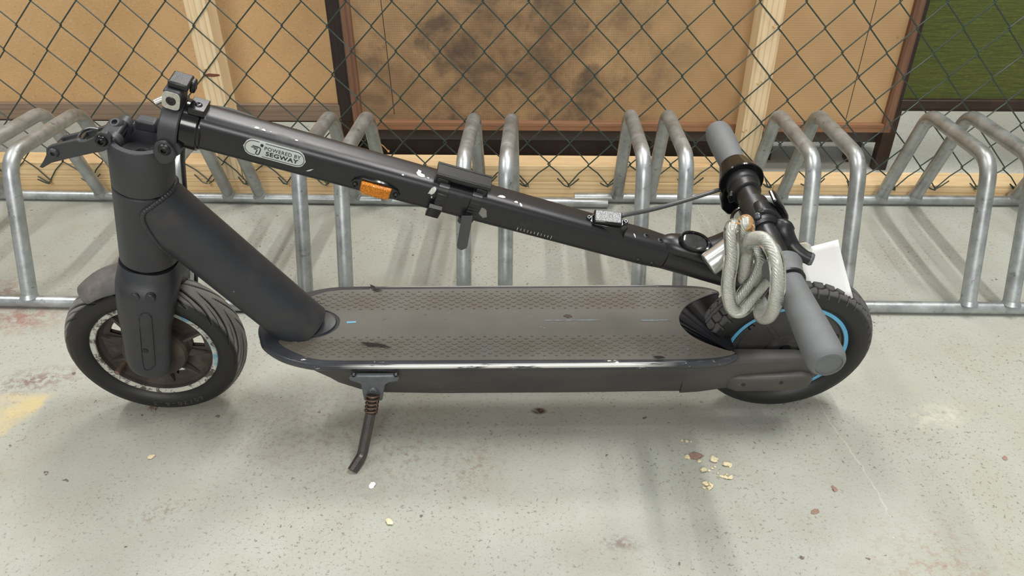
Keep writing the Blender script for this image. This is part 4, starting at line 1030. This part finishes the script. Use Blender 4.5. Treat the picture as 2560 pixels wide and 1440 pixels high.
obj('flange', g, M['rubber_grip'], gn_)
g = lathe_bar([(.1145, .0196), (.1175, .0196), (.1180, .0165)]); obj('band', g, M['black'], gn_)
gf_ = part('grip', lathe_bar([(-.2225, .0010), (-.2225, .0140), (-.219, .0178), (-.210, .0195), (-.180, .0198), (-.150, .0185), (-.118, .0175), (-.112, .0150)]), M['rubber_grip']); gf_['label'] = 'far grey grip'
# throttle: flared cup with thumb lobe and clamp
g = lathe_bar([(-.124, .0190), (-.1225, .0215), (-.112, .0240), (-.090, .0300), (-.088, .0305), (-.086, .0295), (-.087, .0220), (-.100, .0190)])
th_ = part('throttle', g, M['gloss'])
g = lathe_bar([(-.104, .0180), (-.094, .0215), (-.080, .0225), (-.0735, .0215), (-.0715, .0195), (-.060, .0190), (-.058, .0160)]); obj('clamp', g, M['black'], th_)
tc = bar(-.092)
g = G().prism([P(x, y, -.098) for x, y in ((1803, 462), (1812, 450), (1835, 452), (1850, 480), (1845, 505), (1832, 522), (1815, 524), (1800, 510), (1797, 485))], T_ * .014); obj('thumb_lobe', g, M['gloss'], th_, bevel=.003, seg=3)
g = G().prism([P(x, y, -.070) for x, y in ((1817, 490), (1822, 480), (1842, 474), (1862, 470), (1866, 482), (1846, 492), (1830, 500), (1822, 503))], T_ * .006); tb = obj('tab', g, M['black'], th_, bevel=.0015)
g = G().box(P(1833, 484, -.063), (.008, .0006, .007)); obj('tab_mark', g, M['greychip'], tb)
# brake lever assembly
g = lathe_bar([(-.034, .0165), (-.032, .0195), (.0, .0205), (.020, .0205), (.023, .0170)])
br = part('brake_lever', g, M['black'])
hs = [P(x, y, -.012) for x, y in ((1880, 505), (1897, 496), (1918, 499), (1932, 506), (1952, 532), (1962, 552), (1958, 575), (1952, 612), (1940, 640), (1926, 622), (1920, 585), (1903, 560), (1888, 540))]
g = G().prism(hs, T_ * .024); obj('housing', g, M['black'], br, bevel=.004, seg=3)
hs = [P(x, y, .0) for x, y in ((1931, 503), (1944, 500), (1960, 518), (1972, 540), (1973, 552), (1960, 553), (1946, 532))]
g = G().prism(hs, T_ * -.024); obj('switch_cap', g, M['gloss'], br, bevel=.002)
g = G(); pl_ = [P(1962, 556, .014), P(1957, 570, .020), P(1961, 586, .026), P(1974, 608, .032), P(1990, 626, .040), P(2010, 640, .046), P(2032, 650, .050)]
cp = catmull(pl_, 6); key = [(0, .0100), (.10, .0142), (.24, .0138), (.45, .0112), (.62, .0092), (.85, .0080), (.96, .0080), (1, .0050)]; rl = []
for i in range(len(cp)):
    f = i / (len(cp) - 1)
    for (a, ra), (b, rb) in zip(key, key[1:]):
        if a <= f <= b: rl.append(ra + (rb - ra) * (f - a) / (b - a)); break
g.tube(cp, rl, 24); lv_ = obj('lever_blade', g, M['black'], br)
g = G().tube([P(2022, 646, .0485), P(2027, 648, .0492), P(2033, 650, .0504)], [.0083, .0086, .0070], 16); obj('lever_tip', g, M['bracket'], lv_)
disc_bolt('bolt', P(1893, 541, .018), T_ * .6 - S_ * .3 + H_ * .4, .0052, br, 'steel', .002)
g = G().tube(catmull([P(1862, 515, -.03), P(1846, 522, -.025), P(1832, 536, -.02), P(1830, 552, -.015), P(1838, 566, -.01)], 5), .0022, 8); part('bell_hook', g, M['gloss'], hb_)
# display head under the bar
g = G(); smooth_loft(g, [(V(-.100, .300, -.006), SU, T_, .020, .024), (V(-.085, .305, -.004), SU, T_, .026, .028), (V(-.060, .300, -.002), SU, T_, .028, .028), (V(-.040, .292, 0), SU, T_, .024, .026), (V(-.030, .288, 0), SU, T_, .012, .014)], 28)
part('display_head', g, M['black'])
# cables
g = G().tube(catmull([P(1800, 474, -.095), P(1700, 505, -.075), P(1620, 526, -.05), P(1560, 538, -.022), P(1530, 552, -.015)], 6), .0030, 10); part('throttle_cable', g, M['cablegrey'])
g = G().tube(catmull([P(690, 325, -.020), P(640, 300, -.026), P(600, 284, -.032), P(560, 273, -.034), P(525, 270, -.032), P(495, 282, -.030), P(470, 320, -.034), P(457, 375, -.036), P(459, 430, -.040), P(465, 500, -.046), P(473, 580, -.05), P(484, 650, -.055), P(490, 700, -.055), P(480, 780, -.055), P(430, 850, -.055)], 6), .0030, 10); part('brake_cable', g, M['cablegrey'])

# ------------------------------------------------------------------ cable lock hanging on the handlebar
def W3(p): return ROOT + AX * p.x - NN * p.y + UP * p.z
LR = .0088
path = [(1842, 640, .020), (1838, 600, .042), (1840, 566, .058), (1828, 575, .068), (1829, 640, .074), (1820, 715, .078), (1828, 768, .080), (1852, 778, .078), (1884, 745, .072), (1930, 690, .062), (1972, 655, .042), (2008, 635, .014),
        (2012, 622, -.010), (1990, 622, -.014), (1930, 640, .012), (1890, 660, .034), (1862, 700, .050), (1866, 630, .060), (1862, 562, .066), (1868, 560, .056), (1874, 600, .050),
        (1900, 640, .056), (1896, 672, .058), (1872, 715, .062), (1845, 752, .064), (1852, 775, .056), (1875, 762, .060), (1900, 752, .066), (1903, 790, .100), (1924, 788, .124), (1941, 745, .148), (1945, 685, .150), (1936, 636, .138), (1912, 600, .114), (1882, 598, .088), (1868, 612, .060), (1850, 640, .042)]
lp_ = [W3(P(*q)) for q in path]
lk = thing('cable_lock', 'coiled clear-sheathed braided steel cable lock hanging from the handlebar', 'bike lock', W3(P(1862, 562, .06)))
o0 = lk.location
cm = catmull([p - o0 for p in lp_], 64)
obj('steel_core', G().tube(cm, LR * .45, 44, mod=lambda th, L: 1 + .14 * math.sin(8 * th + L * 2 * PI / .0042)), M['braid'], lk, ang=180)
obj('sheath', G().tube(catmull([p - o0 for p in lp_], 12), LR, 28), M['sheath'], lk, ang=180)
c0_, c1_ = W3(P(1770, 662, .050)) - o0, W3(P(1850, 606, .036)) - o0
ax_ = (c1_ - c0_).normalized(); Lc = (c1_ - c0_).length
g = G().lathe([(0, .001), (0, .0145), (.0012, .0155), (Lc, .0155), (Lc + .001, .0145)], c0_, ax_, 36); cy = obj('lock_cylinder', g, M['chrome'], lk)
g = G(); tc_ = W3(P(1863, 560, .062)) - o0
R = []
for i in range(9):
    f = i / 8; p = (W3(P(1848, 566, .062)) - o0).lerp(W3(P(1880, 564, .062)) - o0, f); k = math.sin(PI * (.12 + .76 * f)); R.append([p + Vector((0, math.cos(a) * .0088 * k * (1 + .12 * math.sin(5 * a + i)), math.sin(a) * .0078 * k * (1 + .12 * math.cos(4 * a + 2 * i)) + .002)) for a in [2 * PI * j / 18 for j in range(18)]])
g.rings(R); tp_ = obj('twine_wrap', g, M['tape'], lk)
g = G().tube(catmull([W3(P(*q)) - o0 for q in ((1878, 560, .07), (1885, 566, .072), (1881, 575, .072), (1886, 578, .072))], 5), .0009, 6); g.tube(catmull([W3(P(*q)) - o0 for q in ((1850, 560, .07), (1844, 558, .072), (1841, 556, .072))], 4), .0012, 6); obj('twine_end', g, M['tape'], tp_)

# paper note
g = G(); cs = [W3(P(x, y, t)) for x, y, t in ((1990, 626, -.002), (2095, 599, .0), (2133, 745, .018), (2036, 763, .020))]
R = []
for i in range(9):
    f = i / 8; a, b = cs[0].lerp(cs[3], f), cs[1].lerp(cs[2], f); R.append([a.lerp(b, j / 8) + NN * (-.004 * math.sin(PI * f) * (.4 + .6 * j / 8)) for j in range(9)])
ctr = cs[0]; R = [[p - ctr for p in r] for r in R]
g.rings(R, cap=False, wrap=False); pn = obj('paper_note', g, M['paper'], ang=180); pn.location = ctr; pn.modifiers.new('t', 'SOLIDIFY').thickness = .0003
tag(pn, 'blank-looking white paper slip tucked behind the near grip above the rear wheel', 'paper')

# ------------------------------------------------------------------ debris on the floor
def blob(name, x, y, r, m, label, cat, group=None, flatn=.6, sx=1.0, rot=None):
    g = G(); n = 7; R = []; sd = random.random() * 50; rot = random.uniform(0, PI) if rot is None else rot
    for i in range(1, 6):
        th = PI * i / 6; R.append([Vector((sx * math.sin(th) * math.cos(2 * PI * j / n), math.sin(th) * math.sin(2 * PI * j / n), math.cos(th) * flatn)) for j in range(n)])
    R = [[p * r * .85 * (1 + .95 * noise.noise(p * 2.1 + Vector((sd, 0, 0)))) for p in q] for q in R]
    lo = min(p.z for q in R for p in q); R = [[Matrix.Rotation(rot, 3, 'Z') @ (p - Vector((0, 0, lo))) for p in q] for q in R]
    g.rings(R); o = obj(name, g, m, ang=25); o.location = (x, y, 0); tag(o, label, cat, group); return o
M['crumb'] = plain('wood_crumb', (222, 208, 172), .8, 0, .2, 300); M['pebble'] = plain('grey_pebble', (120, 108, 98), .8, 0, .2, 200, .5, 300)
M['redchip'] = plain('reddish_brown_flake', (146, 118, 106), .8, 0, .15, 200)
blob('pebble', -.579, .893, .0065, M['pebble'], 'small brown-grey pebble at the foot of the front tyre', 'pebble', sx=1.3)
for x, y, r in ((.226, .807, .004), (.263, .801, .006), (.281, .793, .0045), (.245, .781, .005), (.243, .799, .003), (.243, .757, .0045), (.250, .754, .004), (.247, .749, .003), (.240, .750, .0022), (.268, .771, .0026), (.273, .770, .003), (.280, .769, .0034), (.276, .775, .002), (.264, .777, .002), (.258, .786, .0018), (.253, .782, .0018), (.262, .789, .002), (.224, .840, .002), (.231, .838, .0025), (.237, .838, .002)):
    blob('wood_crumb', x, y, r, M['crumb'], 'tiny pale wood crumb in the cluster on the floor below the rear wheel', 'wood crumb', 'wood crumbs in the cluster on the floor', .5, random.uniform(1, 1.6))
for x, y, r, lab in ((.241, .809, .0085, 'largest flat reddish flake, lying among the pale crumbs'), (.379, .711, .005, 'reddish flake nearest the bottom edge, right of the crumbs'), (.417, .752, .0055, 'brown flake alone on bare floor right of the crumb cluster'), (.677, .815, .004, 'dark red-brown flake near the right edge of the floor')):
    blob('flake', x, y, r, M['redchip'], lab, 'flake', None, .12, 1.4)
blob('paper_scrap', -.215, .744, .0045, M['paper'], 'tiny white scrap on the floor right of the kickstand foot', 'scrap', None, .25, 1.5, 1.2)
blob('wood_chip', -.181, .683, .005, M['crumb'], 'single yellowish wood chip below the white scrap', 'wood chip', None, .25, 1.5, 2.6)
blob('wood_chip', -.540, .791, .0045, M['crumb'], 'single pale chip on the floor below the front wheel', 'wood chip', None, .3, 1.4, .6)
